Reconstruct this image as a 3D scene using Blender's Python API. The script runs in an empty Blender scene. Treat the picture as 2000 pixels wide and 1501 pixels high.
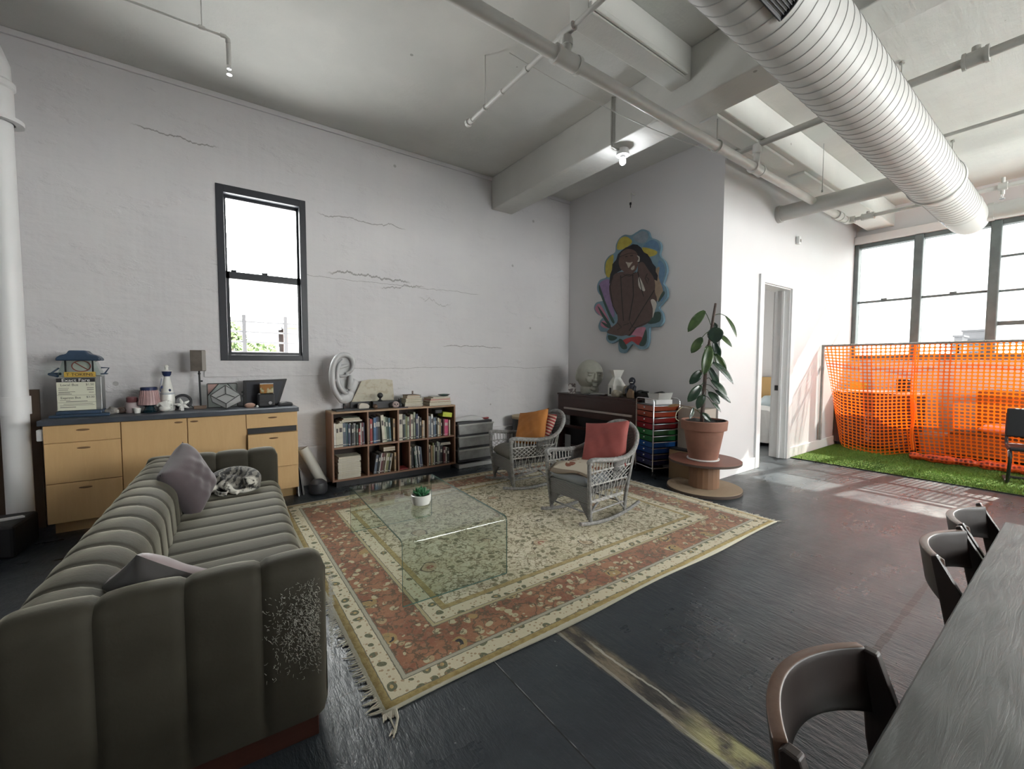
import bpy, bmesh, math, random
from math import sin, cos, pi, sqrt, radians as R_
from mathutils import Vector, Matrix, Quaternion
random.seed(7)
SC = bpy.context.scene
COL = SC.collection

# ------------------------------------------------------------------ mesh builder
class MB:
    def __init__(s):
        s.v = []; s.f = []; s.m = []; s.cur = 0
    def add(s, vs, fs):
        o = len(s.v); s.v += [tuple(p) for p in vs]
        for f in fs:
            s.f.append(tuple(i + o for i in f)); s.m.append(s.cur)
        return s
    def mat(s, i): s.cur = i; return s
    def box(s, x0, x1, y0, y1, z0, z1, rot=None, piv=None):
        vs = [Vector((x, y, z)) for z in (z0, z1) for y in (y0, y1) for x in (x0, x1)]
        if rot is not None:
            p = Vector(piv) if piv is not None else Vector(((x0+x1)/2, (y0+y1)/2, (z0+z1)/2))
            vs = [rot @ (q - p) + p for q in vs]
        return s.add(vs, [(0,2,3,1),(4,5,7,6),(0,1,5,4),(2,6,7,3),(0,4,6,2),(1,3,7,5)])
    def cyl(s, p0, p1, r0, r1=None, n=16, caps=True):
        r1 = r0 if r1 is None else r1
        p0 = Vector(p0); p1 = Vector(p1); d = (p1-p0).normalized()
        a = d.orthogonal().normalized(); b = d.cross(a)
        vs = []
        for p, r in ((p0, r0), (p1, r1)):
            for i in range(n):
                t = 2*pi*i/n; vs.append(p + a*(r*cos(t)) + b*(r*sin(t)))
        fs = [(i, (i+1) % n, n+(i+1) % n, n+i) for i in range(n)]
        if caps: fs += [tuple(range(n-1, -1, -1)), tuple(range(n, 2*n))]
        return s.add(vs, fs)
    def tube(s, pts, r, n=8, closed=False, flat=None, up=None):
        P = [Vector(p) for p in pts]; N = len(P)
        rr = r if isinstance(r, (list, tuple)) else [r]*N
        vs = []; a = None
        for i in range(N):
            if closed: t = P[(i+1) % N]-P[i-1]
            else: t = P[min(i+1, N-1)]-P[max(i-1, 0)]
            if t.length < 1e-9: t = Vector((0,0,1))
            t.normalize()
            if up is not None:
                a = Vector(up); a = (a - t*a.dot(t))
                if a.length < 1e-6: a = t.orthogonal()
            elif a is None: a = t.orthogonal()
            else: a = a - t*a.dot(t)
            a.normalize(); b = t.cross(a)
            fa = flat or (1, 1)
            for k in range(n):
                q = 2*pi*(k+.5)/n
                vs.append(P[i] + a*(rr[i]*fa[0]*cos(q)) + b*(rr[i]*fa[1]*sin(q)))
        fs = []
        for i in range(N if closed else N-1):
            j = (i+1) % N
            for k in range(n):
                fs.append((i*n+k, i*n+(k+1) % n, j*n+(k+1) % n, j*n+k))
        if not closed: fs += [tuple(range(n-1, -1, -1)), tuple(range((N-1)*n, N*n))]
        return s.add(vs, fs)
    def lathe(s, prof, n=28, c=(0,0,0), ax='z', caps=True):
        vs = []
        for r, z in prof:
            for i in range(n):
                t = 2*pi*i/n; x, y = r*cos(t), r*sin(t)
                p = {'z': (x, y, z), 'x': (z, x, y), 'y': (y, z, x)}[ax]
                vs.append((c[0]+p[0], c[1]+p[1], c[2]+p[2]))
        fs = []
        for j in range(len(prof)-1):
            for i in range(n):
                fs.append((j*n+i, j*n+(i+1) % n, (j+1)*n+(i+1) % n, (j+1)*n+i))
        if caps: fs += [tuple(range(n-1, -1, -1)), tuple(range((len(prof)-1)*n, len(prof)*n))]
        return s.add(vs, fs)
    def prism(s, poly, h0, h1, ax='z', T=None):
        # poly in the plane across ax, extruded from h0 to h1
        def mk(p, h): return {'z': (p[0], p[1], h), 'x': (h, p[0], p[1]), 'y': (p[0], h, p[1])}[ax]
        n = len(poly); vs = [mk(p, h0) for p in poly]+[mk(p, h1) for p in poly]
        if T is not None: vs = [T @ Vector(v) for v in vs]
        fs = [tuple(range(n-1, -1, -1)), tuple(range(n, 2*n))]+[(i, (i+1) % n, n+(i+1) % n, n+i) for i in range(n)]
        return s.add(vs, fs)
    def ball(s, c, rx, ry=None, rz=None, nu=20, nv=12, rot=None, fn=None):
        ry = ry or rx; rz = rz or rx; vs = []
        c = Vector(c)
        for j in range(nv+1):
            th = pi*j/nv
            for i in range(nu):
                ph = 2*pi*i/nu
                d = Vector((sin(th)*cos(ph), sin(th)*sin(ph), cos(th)))
                k = fn(d) if fn else 1
                p = Vector((d.x*rx*k, d.y*ry*k, d.z*rz*k))
                if rot: p = rot @ p
                vs.append(c+p)
        fs = []
        for j in range(nv):
            for i in range(nu):
                fs.append((j*nu+i, (j+1)*nu+i, (j+1)*nu+(i+1) % nu, j*nu+(i+1) % nu))
        return s.add(vs, fs)
    def grid(s, fn, nu, nv, cu=False, cv=False, flip=False):
        vs = [fn(i/nu, j/nv) for j in range(nv+(0 if cv else 1)) for i in range(nu+(0 if cu else 1))]
        W = nu+(0 if cu else 1); H = nv+(0 if cv else 1); fs = []
        for j in range(nv):
            for i in range(nu):
                a = j*W+i; b = j*W+(i+1) % W; c2 = ((j+1) % H)*W+(i+1) % W; d = ((j+1) % H)*W+i
                fs.append((a, d, c2, b) if flip else (a, b, c2, d))
        return s.add(vs, fs)
    def pillow(s, w, h, t, T=None, n=16, pinch=.06, seed=0, wr=.0):
        rnd = random.Random(seed); ph = [rnd.uniform(0, 6) for _ in range(6)]
        def side(sg):
            def fn(u, v):
                x = 2*u-1; y = 2*v-1
                e = (1-x**4)*(1-y**4)
                z = sg*t/2*max(e, 0)**.45
                px = x*w/2*(1-pinch*(1-y*y)); py = y*h/2*(1-pinch*(1-x*x))
                if wr: z += wr*max(e,0)*(sin(7*x+3*y+ph[0])+.7*sin(11*y-5*x+ph[1])+.5*sin(15*x+9*y+ph[2]))*sg
                p = Vector((px, py, z))
                return T @ p if T is not None else p
            return fn
        s.grid(side(1), n, n); s.grid(side(-1), n, n, flip=True)
        return s
    def mesh(s, name, mats, smooth=35, weld=False):
        me = bpy.data.meshes.new(name)
        me.from_pydata(s.v, [], s.f)
        for m in mats: me.materials.append(m)
        me.polygons.foreach_set('material_index', s.m)
        if weld:
            bm = bmesh.new(); bm.from_mesh(me); bmesh.ops.remove_doubles(bm, verts=bm.verts, dist=1e-5); bm.to_mesh(me); bm.free()
        bm = bmesh.new(); bm.from_mesh(me); bmesh.ops.recalc_face_normals(bm, faces=bm.faces); bm.to_mesh(me); bm.free()
        if smooth:
            me.polygons.foreach_set('use_smooth', [True]*len(me.polygons))
            me.set_sharp_from_angle(angle=R_(smooth))
        me.update()
        return me
    def build(s, name, mats, parent=None, smooth=35, bev=0, weld=False, sub=0):
        if not isinstance(mats, (list, tuple)): mats = [mats]
        o = bpy.data.objects.new(name, s.mesh(name, mats, smooth, weld)); COL.objects.link(o)
        if parent is not None: o.parent = parent
        if bev:
            b = o.modifiers.new('bevel', 'BEVEL'); b.width = bev; b.segments = 2; b.limit_method = 'ANGLE'; b.angle_limit = R_(40)
        if sub:
            b = o.modifiers.new('sub', 'SUBSURF'); b.levels = sub; b.render_levels = sub
        return o

def tag(o, label, cat, group=None, kind=None):
    o['label'] = label; o['category'] = cat
    if group: o['group'] = group
    if kind: o['kind'] = kind
    return o
def thing(name, label, cat, loc=(0,0,0), rz=0, group=None):
    o = bpy.data.objects.new(name, None); COL.objects.link(o)
    o.location = loc; o.rotation_euler = (0, 0, rz); o.empty_display_size = .1
    return tag(o, label, cat, group)
def solo(mb, name, mats, label, cat, loc=(0,0,0), rz=0, group=None, **k):
    o = mb.build(name, mats, None, **k); o.location = loc; o.rotation_euler = (0, 0, rz)
    return tag(o, label, cat, group)
def struct(mb, name, mats, parent=None, **k):
    o = mb.build(name, mats, parent, **k)
    if parent is None: o['kind'] = 'structure'
    return o
def dup(root, loc, rz, label, group=None):
    r = root.copy(); COL.objects.link(r); r.location = loc; r.rotation_euler = (0, 0, rz); r['label'] = label
    if group: r['group'] = group
    for ch in list(root.children):
        c = ch.copy(); COL.objects.link(c); c.parent = r
        for g in list(ch.children):
            d = g.copy(); COL.objects.link(d); d.parent = c
    return r
def text(name, body, size, mat, parent, loc, rot, ext=.0008, align='CENTER', sx=1):
    cu = bpy.data.curves.new(name, 'FONT'); cu.body = body; cu.size = size; cu.extrude = ext; cu.align_x = align; cu.align_y = 'CENTER'
    cu.materials.append(mat)
    tmp = bpy.data.objects.new(name, cu); COL.objects.link(tmp); bpy.context.view_layer.update()
    me = bpy.data.meshes.new_from_object(tmp.evaluated_get(bpy.context.evaluated_depsgraph_get())); bpy.data.objects.remove(tmp)
    o = bpy.data.objects.new(name, me); COL.objects.link(o); o.location = loc; o.rotation_euler = rot; o.scale = (sx, 1, 1)
    if parent is not None: o.parent = parent
    return o

# ------------------------------------------------------------------ materials
class NT:
    def __init__(s, name):
        s.mat = bpy.data.materials.new(name); s.mat.use_nodes = True
        s.t = s.mat.node_tree; s.n = s.t.nodes; s.b = s.n['Principled BSDF']; s.out = s.n['Material Output']; s._tc = None
    def L(s, a, b): s.t.links.new(a, b)
    def inp(s, sock, v):
        if hasattr(v, 'is_output'): s.L(v, sock)
        elif isinstance(v, (tuple, list)): sock.default_value = (*v, 1) if len(v) == 3 and len(sock.default_value) == 4 else v
        else: sock.default_value = v
    def co(s):
        if s._tc is None: s._tc = s.n.new('ShaderNodeTexCoord')
        return s._tc.outputs['Object']
    def map(s, sc=(1,1,1), loc=(0,0,0), rot=(0,0,0), v=None):
        m = s.n.new('ShaderNodeMapping'); s.L(v or s.co(), m.inputs[0])
        m.inputs['Scale'].default_value = sc; m.inputs['Location'].default_value = loc; m.inputs['Rotation'].default_value = rot
        return m.outputs[0]
    def xyz(s):
        m = s.n.new('ShaderNodeSeparateXYZ'); s.L(s.co(), m.inputs[0]); return m.outputs
    def noise(s, scale, detail=4, v=None, rough=.55, dist=0):
        m = s.n.new('ShaderNodeTexNoise'); s.L(v or s.co(), m.inputs['Vector'])
        m.inputs['Scale'].default_value = scale; m.inputs['Detail'].default_value = detail; m.inputs['Roughness'].default_value = rough; m.inputs['Distortion'].default_value = dist
        return m.outputs['Fac']
    def vor(s, scale, rnd=1, feat='F1', v=None, out='Distance'):
        m = s.n.new('ShaderNodeTexVoronoi'); m.feature = feat; s.L(v or s.co(), m.inputs['Vector'])
        m.inputs['Scale'].default_value = scale; m.inputs['Randomness'].default_value = rnd
        return m.outputs[out]
    def wave(s, scale, dist=0, v=None, prof='SIN', dirn='X', detail=2, dsc=1):
        m = s.n.new('ShaderNodeTexWave'); m.wave_profile = prof; m.bands_direction = dirn; s.L(v or s.co(), m.inputs['Vector'])
        m.inputs['Scale'].default_value = scale; m.inputs['Distortion'].default_value = dist; m.inputs['Detail'].default_value = detail; m.inputs['Detail Scale'].default_value = dsc
        return m.outputs['Fac']
    def m(s, op, a, b=0, c=0):
        k = s.n.new('ShaderNodeMath'); k.operation = op
        for i, v in enumerate((a, b, c)): s.inp(k.inputs[i], v)
        return k.outputs[0]
    def sst(s, v, a, b):
        k = s.n.new('ShaderNodeMapRange'); k.interpolation_type = 'SMOOTHSTEP'
        s.inp(k.inputs[0], v); k.inputs[1].default_value = a; k.inputs[2].default_value = b
        return k.outputs[0]
    def rng(s, v, a, b, c, d):
        k = s.n.new('ShaderNodeMapRange'); s.inp(k.inputs[0], v)
        for i, q in enumerate((a, b, c, d)): k.inputs[i+1].default_value = q
        return k.outputs[0]
    def mix(s, f, a, b):
        k = s.n.new('ShaderNodeMix'); k.data_type = 'RGBA'
        s.inp(k.inputs[0], f); s.inp(k.inputs[6], a); s.inp(k.inputs[7], b)
        return k.outputs[2]
    def bump(s, h, st=.3, d=.01, nrm=None):
        k = s.n.new('ShaderNodeBump'); s.L(h, k.inputs['Height']); k.inputs['Strength'].default_value = st; k.inputs['Distance'].default_value = d
        if nrm is not None: s.L(nrm, k.inputs['Normal'])
        s.L(k.outputs[0], s.b.inputs['Normal']); return k.outputs[0]
    def set(s, **k):
        N = dict(col='Base Color', rough='Roughness', metal='Metallic', spec='Specular IOR Level', sheen='Sheen Weight', sheenr='Sheen Roughness', sheent='Sheen Tint', coat='Coat Weight', trans='Transmission Weight', ior='IOR', alpha='Alpha', emit='Emission Color', es='Emission Strength', sss='Subsurface Weight')
        for a, v in k.items(): s.inp(s.b.inputs[N[a]], v)
        return s

def M(name, col, rough=.6, metal=0, nz=None, bump=None, st=(1,1,1), **k):
    t = NT(name); t.set(rough=rough, metal=metal, **k)
    if nz:
        f = t.noise(nz[0], 5, t.map(st))
        a = nz[1]
        t.set(col=t.mix(t.sst(f, .3, .7), tuple(c*(1-a) for c in col), tuple(min(c*(1+a), 1) for c in col)))
    else: t.set(col=col)
    if bump: t.bump(t.noise(bump[0], 5, t.map(st)), bump[1], bump[2] if len(bump) > 2 else .005)
    return t.mat
def wood(name, c1, c2, rough=.5, st=(1,14,14), sc=3, dist=2, spec=.5):
    t = NT(name); v = t.map(st)
    f = t.noise(sc, 6, v, .6, dist); g = t.noise(sc*8, 3, v)
    t.set(col=t.mix(t.m('ADD', t.m('MULTIPLY', f, .7), t.m('MULTIPLY', g, .3)), c1, c2), rough=rough, spec=spec)
    t.bump(f, .12, .003)
    return t.mat
SKY, SUN, EXPO = 31.0, 105.0, -0.06
ART_OUT= [(3.729,3.239),(3.638,3.191),(3.591,3.094),(3.518,3.058),(3.446,2.999),(3.423,2.922),(3.442,2.83),(3.363,2.73),(3.326,2.616),(3.358,2.502),(3.377,2.445),(3.327,2.378),(3.318,2.269),(3.385,2.192),(3.44,2.138),(3.382,2.059),(3.365,1.96),(3.42,1.891),(3.52,1.886),(3.579,1.883),(3.584,1.802),(3.589,1.689),(3.632,1.609),(3.723,1.592),(3.787,1.626),(3.867,1.668),(3.931,1.61),(4.012,1.546),(4.097,1.574),(4.116,1.669),(4.109,1.737),(4.186,1.706),(4.274,1.695),(4.348,1.761),(4.34,1.865),(4.461,1.886),(4.509,1.966),(4.464,2.062),(4.381,2.111),(4.503,2.135),(4.59,2.214),(4.601,2.287),(4.544,2.337),(4.395,2.355),(4.518,2.475),(4.548,2.578),(4.493,2.668),(4.364,2.689),(4.402,2.778),(4.396,2.914),(4.316,2.994),(4.203,3.025),(4.187,3.128),(4.129,3.208),(4.029,3.237),(3.915,3.203),(3.821,3.224)]
ART=[
('grey',[(3.882,3.163),(3.805,3.201),(3.728,3.216),(3.652,3.176),(3.628,3.097),(3.694,3.044),(3.802,3.081)]),
('yellow',[(4.169,3.071),(4.129,3.188),(4.012,3.209),(3.897,3.121),(3.944,3.068),(4.075,3.038)]),
('yellow',[(3.723,2.987),(3.618,2.958),(3.483,2.887),(3.513,2.842),(3.66,2.856)]),
('yellow',[(4.374,2.732),(4.377,2.897),(4.307,2.972),(4.228,2.99),(4.251,2.806),(4.301,2.679)]),
('blue',[(3.679,3.028),(3.576,3.06),(3.474,3.0),(3.443,2.891),(3.5,2.909),(3.603,2.961),(3.701,2.989)]),
('blue',[(3.454,2.76),(3.383,2.71),(3.353,2.597),(3.391,2.459),(3.361,2.358),(3.359,2.262),(3.413,2.22),(3.433,2.441),(3.465,2.616)]),
('lilac',[(4.492,2.626),(4.31,2.653),(4.289,2.486),(4.259,2.318),(4.194,2.148),(4.228,2.083),(4.395,2.362),(4.49,2.499)]),
('pink',[(4.581,2.256),(4.496,2.311),(4.373,2.165),(4.298,2.034),(4.371,2.068),(4.532,2.173)]),
('pink',[(4.426,2.045),(4.316,2.008),(4.243,1.934),(4.369,1.929),(4.462,1.977)]),
('green',[(4.501,2.599),(4.449,2.494),(4.376,2.332),(4.283,2.157),(4.192,2.012),(4.227,1.995),(4.318,2.133),(4.422,2.337),(4.505,2.515)]),
('green',[(4.524,2.279),(4.372,2.11),(4.261,1.963),(4.315,1.967),(4.465,2.16)]),
('green',[(4.448,2.032),(4.261,1.949),(4.278,1.916),(4.369,1.957)]),
('tan',[(3.508,2.624),(3.438,2.672),(3.449,2.541),(3.375,2.348),(3.442,2.223),(3.509,2.329)]),
('green',[(3.375,2.348),(3.353,2.309),(3.441,2.211),(3.436,2.259)]),
('green',[(3.524,2.072),(3.41,2.074),(3.421,1.953),(3.61,1.942)]),
('pink',[(3.886,1.806),(3.777,1.89),(3.638,1.887),(3.696,1.751),(3.822,1.789)]),
('red',[(4.024,1.733),(3.853,1.771),(3.696,1.757),(3.748,1.651),(3.868,1.713),(3.981,1.665)]),
('green',[(3.696,1.732),(3.635,1.868),(3.617,1.716),(3.66,1.639),(3.743,1.65)]),
('green',[(4.101,1.75),(4.032,1.733),(3.947,1.624),(4.013,1.599),(4.081,1.648)]),
('green',[(4.303,1.821),(4.135,1.778),(4.204,1.734),(4.293,1.751)]),
('hair',[(4.3,2.583),(4.292,2.65),(4.284,2.717),(4.25,2.779),(4.246,2.859),(4.174,2.912),(4.142,2.986),(4.075,3.024),(4.009,3.05),(3.944,3.055),(3.88,3.07),(3.801,3.045),(3.739,2.991),(3.691,2.918),(3.631,2.881),(3.578,2.808),(3.547,2.741),(3.495,2.682),(3.494,2.621),(3.461,2.567),(3.469,2.495),(3.535,2.53),(3.611,2.641),(3.719,2.786),(3.938,2.776),(4.154,2.721),(4.238,2.614)]),
('skin',[(4.222,2.693),(4.136,2.719),(4.052,2.717),(3.872,2.673),(3.793,2.673),(3.78,2.772),(3.704,2.789),(3.611,2.666),(3.528,2.554),(3.501,2.451),(3.502,2.353),(3.468,2.251),(3.503,2.095),(3.581,1.965),(3.7,1.911),(3.792,1.894),(3.839,1.842),(3.902,1.787),(3.967,1.803),(4.05,1.794),(4.153,1.809),(4.322,1.854),(4.287,1.91),(4.14,1.995),(4.142,2.116),(4.223,2.246),(4.278,2.389),(4.299,2.542)]),
('skin2',[(4.115,2.94),(4.074,2.998),(3.992,3.023),(3.895,3.002),(3.815,2.944),(3.782,2.861),(3.787,2.761),(3.84,2.681),(3.92,2.662),(4.002,2.696),(4.087,2.763),(4.125,2.85)]),
('white',[(3.761,2.604),(3.657,2.399),(3.726,2.415),(3.774,2.492)]),
('white',[(3.565,2.25),(3.514,2.256),(3.469,2.19),(3.503,2.082),(3.53,2.011),(3.529,2.134)]),
('cream',[(3.997,2.845),(3.931,2.823),(3.875,2.822),(3.903,2.792),(3.946,2.751),(3.966,2.794)]),
('cream',[(3.905,2.741),(3.846,2.771),(3.846,2.72),(3.886,2.712)]),
('white',[(3.806,2.898),(3.759,2.869),(3.762,2.807),(3.796,2.813),(3.778,2.841),(3.782,2.867)]),
('line',[(4.091,2.671),(4.073,2.403),(4.028,2.013),(4.015,2.012),(4.059,2.402),(4.078,2.669)]),
('line',[(3.879,2.649),(3.86,2.35),(3.93,2.006),(3.915,2.003),(3.845,2.347),(3.864,2.647)]),
('line',[(3.792,2.671),(3.716,2.406),(3.684,2.313),(3.672,2.314),(3.705,2.407),(3.779,2.672)]),
('line',[(3.515,2.383),(3.681,2.178),(3.832,1.975),(3.926,1.864),(3.913,1.856),(3.819,1.968),(3.669,2.171),(3.504,2.375)]),
('line',[(4.238,2.683),(4.293,2.541),(4.229,2.246),(4.148,2.115),(4.136,2.118),(4.216,2.247),(4.279,2.539),(4.224,2.678)]),
('line',[(4.081,2.626),(3.967,2.659),(3.856,2.628),(3.855,2.636),(3.97,2.669),(4.087,2.635)]),
('line',[(3.63,2.622),(3.667,2.563),(3.623,2.477),(3.595,2.54),(3.635,2.575),(3.642,2.568),(3.607,2.541),(3.62,2.486),(3.655,2.562),(3.62,2.616)]),
('line',[(4.143,1.992),(4.058,1.922),(4.14,1.89),(4.135,1.883),(4.048,1.921),(4.136,1.997)]),
('line',[(3.91,1.989),(3.859,1.906),(3.793,1.894),(3.792,1.901),(3.853,1.911),(3.902,1.992)]),
('line',[(4.018,1.942),(3.92,1.961),(3.923,1.969),(4.022,1.95)]),
('line',[(4.114,2.937),(3.941,2.954),(3.814,2.928),(3.815,2.934),(3.943,2.961),(4.117,2.944)]),
('line',[(4.005,2.913),(3.964,2.911),(3.967,2.923),(4.008,2.925)]),
('line',[(3.916,2.908),(3.868,2.904),(3.87,2.916),(3.918,2.92)]),
('line',[(4.036,2.671),(3.918,2.626),(3.806,2.672),(3.812,2.679),(3.92,2.634),(4.033,2.678)]),
('line',[(3.914,1.791),(3.79,1.901),(3.579,1.961),(3.582,1.969),(3.795,1.907),(3.922,1.797)]),
]
# ------------------------------------------------------------------ room materials
def crack(t, axis, z0, amp, x0, x1, w, sc, seedoff):
    X = t.xyz()
    n = t.noise(sc, 6, t.map((1,1,.02), (seedoff, 0, 0)), .7)
    d = t.m('ABSOLUTE', t.m('SUBTRACT', t.m('SUBTRACT', X['Z'], z0), t.m('MULTIPLY', t.m('SUBTRACT', n, .5), amp)))
    lim = t.m('MULTIPLY', t.sst(X[axis], x0, x0+.12), t.sst(X[axis], x1, x1-.12))
    wn = t.m('MULTIPLY', t.noise(40, 2), w*1.6)
    return t.m('MULTIPLY', t.m('LESS_THAN', d, wn), lim)
def m_wall_back():
    t = NT('painted_concrete_wall')
    base = t.mix(t.sst(t.noise(1.1, 4), .3, .7), (.62, .605, .62), (.66, .645, .65))
    ck = crack(t, 'X', 2.44, .36, 1.1, 2.15, .013, 2.1, 3.1)
    for a in ((1.62, .16, 2.55, 3.6, .006, 2.2, 9), (2.36, .3, 1.7, 2.35, .008, 3.5, 33), (2.2, .5, 2.2, 2.75, .004, 3, 40), (3.08, .25, 1.0, 2.1, .006, 2, 5), (3.55, .3, -.55, .15, .008, 1.3, 1), (2.38, .12, .0, 3.2, .003, 2.3, 14), (1.33, .1, 1.1, 4.8, .003, 1.7, 21)):
        ck = t.m('MAXIMUM', ck, crack(t, 'X', *a))
    pits = t.m('MULTIPLY', t.m('LESS_THAN', t.vor(2.6), .055), t.m('GREATER_THAN', t.noise(3.3, 2), .5))
    dark = t.m('MAXIMUM', t.m('MULTIPLY', ck, .62), t.m('MULTIPLY', pits, .45))
    t.set(col=t.mix(dark, base, (.16, .15, .14)), rough=.75, spec=.3)
    h = t.m('ADD', t.m('MULTIPLY', t.noise(5, 5, t.map((1, 1, 1.5)), .5), 1.0), t.m('MULTIPLY', t.noise(2.2, 2, t.map((4, 1, .22)), .4), .55))
    h = t.m('ADD', h, t.m('MULTIPLY', t.noise(1.7, 3, t.map((.3, 1, 4)), .5), .8))
    h = t.m('ADD', h, t.m('MULTIPLY', t.sst(t.noise(2.1, 7, t.map((.8, 1, 1.6)), .62), .55, .63), .35))
    h = t.m('SUBTRACT', h, t.m('MULTIPLY', t.m('MAXIMUM', ck, pits), 1.1))
    t.bump(h, .6, .022)
    return t.mat
WALLB = m_wall_back()
WALL = M('painted_plaster_wall', (.645, .63, .64), .7, nz=(1.5, .02), bump=(9, .08, .004), spec=.3)
WALLW = M('bright_white_wall', (.645, .635, .64), .55, nz=(1.5, .015), bump=(8, .06, .004), spec=.4)
def m_ceiling():
    t = NT('painted_concrete_ceiling')
    base = t.mix(t.sst(t.noise(1.3, 5), .35, .7), (.60, .60, .575), (.66, .655, .625))
    sp = t.m('MULTIPLY', t.m('LESS_THAN', t.vor(4.2), .06), t.m('GREATER_THAN', t.noise(2.2, 3), .56))
    fl = t.sst(t.noise(3.2, 8, t.map((1, .6, 1)), .75), .66, .72)
    t.set(col=t.mix(t.m('MAXIMUM', t.m('MULTIPLY', sp, .7), t.m('MULTIPLY', fl, .28)), base, (.24, .235, .22)), rough=.8, spec=.25)
    h = t.m('ADD', t.noise(5, 8, None, .65), t.m('MULTIPLY', t.noise(2.4, 5, t.map((.4, 4, 1)), .6), .8))
    t.bump(h, .4, .02)
    return t.mat
CEIL = m_ceiling()
def m_floor():
    t = NT('black_painted_plywood_floor')
    X = t.xyz()
    n1 = t.noise(1.6, 6, t.map((.5, 1, 1)), .65); n2 = t.noise(40, 4, t.map((1, .3, 1)), .7)
    base = t.mix(t.sst(n1, .35, .7), (.021, .027, .034), (.044, .054, .062))
    base = t.mix(t.m('MULTIPLY', t.sst(n2, .55, .75), .10), base, (.09, .10, .11))
    chips = t.m('MULTIPLY', t.m('LESS_THAN', t.vor(13), .05), t.m('GREATER_THAN', t.noise(31, 2), .52))
    scr = t.m('MULTIPLY', t.sst(t.noise(34, 3, t.map((1, .1, 1), rot=(0, 0, .9)), .6), .70, .76), t.sst(t.noise(2.2, 2), .52, .7))
    base = t.mix(t.m('MULTIPLY', chips, .5), base, (.42, .43, .42))
    # worn strip where a partition stood
    wob = t.m('MULTIPLY', t.m('SUBTRACT', t.noise(5, 5), .5), .07)
    xs = t.m('ADD', X['X'], wob)
    strip = t.m('MULTIPLY', t.sst(xs, 1.415, 1.435), t.sst(xs, 1.56, 1.53))
    strip = t.m('MULTIPLY', strip, t.sst(X['Y'], 1.75, 1.55))
    wear = t.mix(t.sst(t.noise(9, 6, t.map((1.6, .5, 1)), .7), .4, .62), (.035, .033, .030), (.20, .165, .115))
    yel = t.m('MULTIPLY', t.sst(X['Y'], .93, .74), t.sst(t.noise(7, 5), .35, .55))
    wear = t.mix(yel, wear, (.42, .40, .19))
    base = t.mix(strip, base, wear)
    edge = t.m('LESS_THAN', t.m('ABSOLUTE', t.m('SUBTRACT', X['X'], t.m('ADD', 1.43, t.m('MULTIPLY', wob, .2)))), .008)
    edge2 = t.m('MULTIPLY', t.m('LESS_THAN', t.m('ABSOLUTE', t.m('SUBTRACT', xs, 1.512)), .006), t.m('MULTIPLY', t.sst(X['Y'], 1.5, 1.35), t.sst(X['Y'], .85, 1.0)))
    base = t.mix(t.m('MAXIMUM', t.m('MULTIPLY', t.m('MULTIPLY', edge, t.sst(X['Y'], 1.75, 1.6)), .35), t.m('MULTIPLY', edge2, .7)), base, (.5, .48, .42))
    # sheet seams
    seam = None
    for x, w in ((1.04, .0035), (2.53, .004), (3.75, .003), (4.97, .003), (-.18, .003), (6.2, .003)):
        d = t.m('LESS_THAN', t.m('ABSOLUTE', t.m('SUBTRACT', X['X'], x)), w)
        seam = d if seam is None else t.m('MAXIMUM', seam, d)
    yw = t.m('ADD', X['Y'], t.m('MULTIPLY', t.m('SUBTRACT', t.noise(14, 3), .5), .02))
    dy = t.m('MULTIPLY', t.m('LESS_THAN', t.m('ABSOLUTE', t.m('SUBTRACT', yw, .57)), t.m('MULTIPLY', t.noise(9, 4, t.map((1, .2, 1)), .7), .03)), t.sst(X['X'], 2.2, 2.6))
    dy2 = t.m('LESS_THAN', t.m('ABSOLUTE', t.m('SUBTRACT', X['Y'], 1.79)), .003)
    dark = t.m('MAXIMUM', seam, t.m('MAXIMUM', dy, dy2))
    lite = t.m('MULTIPLY', t.m('LESS_THAN', t.m('ABSOLUTE', t.m('SUBTRACT', X['X'], 1.0445)), .0018), t.sst(t.noise(6, 3), .4, .55))
    base = t.mix(dark, base, (.004, .004, .005)); base = t.mix(t.m('MULTIPLY', lite, .5), base, (.5, .5, .5))
    t.set(col=base, rough=t.rng(t.noise(3, 5, t.map((.4, 1, 1)), .7), .3, .7, .22, .44), spec=.5)
    h = t.m('ADD', t.m('MULTIPLY', t.noise(7, 7, t.map((1, .35, 1)), .68), 1), t.m('MULTIPLY', t.noise(42, 4, t.map((1, .22, 1)), .65), .55))
    h = t.m('SUBTRACT', h, t.m('MULTIPLY', t.m('MAXIMUM', dark, strip), .25))
    t.bump(h, .6, .014)
    return t.mat
FLOOR = m_floor()
FRAME = M('glare_lifted_window_paint', (.12, .148, .15), .45, nz=(6, .15))  # lighter than the dark green-grey paint; window glare is in the colour
FRAMEB = M('black_window_paint', (.022, .024, .031), .4, nz=(6, .15))
TRIM = M('white_trim_paint', (.76, .76, .76), .4, nz=(3, .02))
PIPE = M('white_pipe_paint', (.62, .61, .585), .45, nz=(4, .05), bump=(14, .1, .003))
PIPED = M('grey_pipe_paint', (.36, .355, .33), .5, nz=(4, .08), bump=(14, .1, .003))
DARKM = M('dark_metal', (.03, .03, .032), .4, .6)
CHROME = M('chrome', (.8, .8, .82), .18, 1)
BLACK = M('matt_black', (.012, .012, .014), .5)
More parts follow.
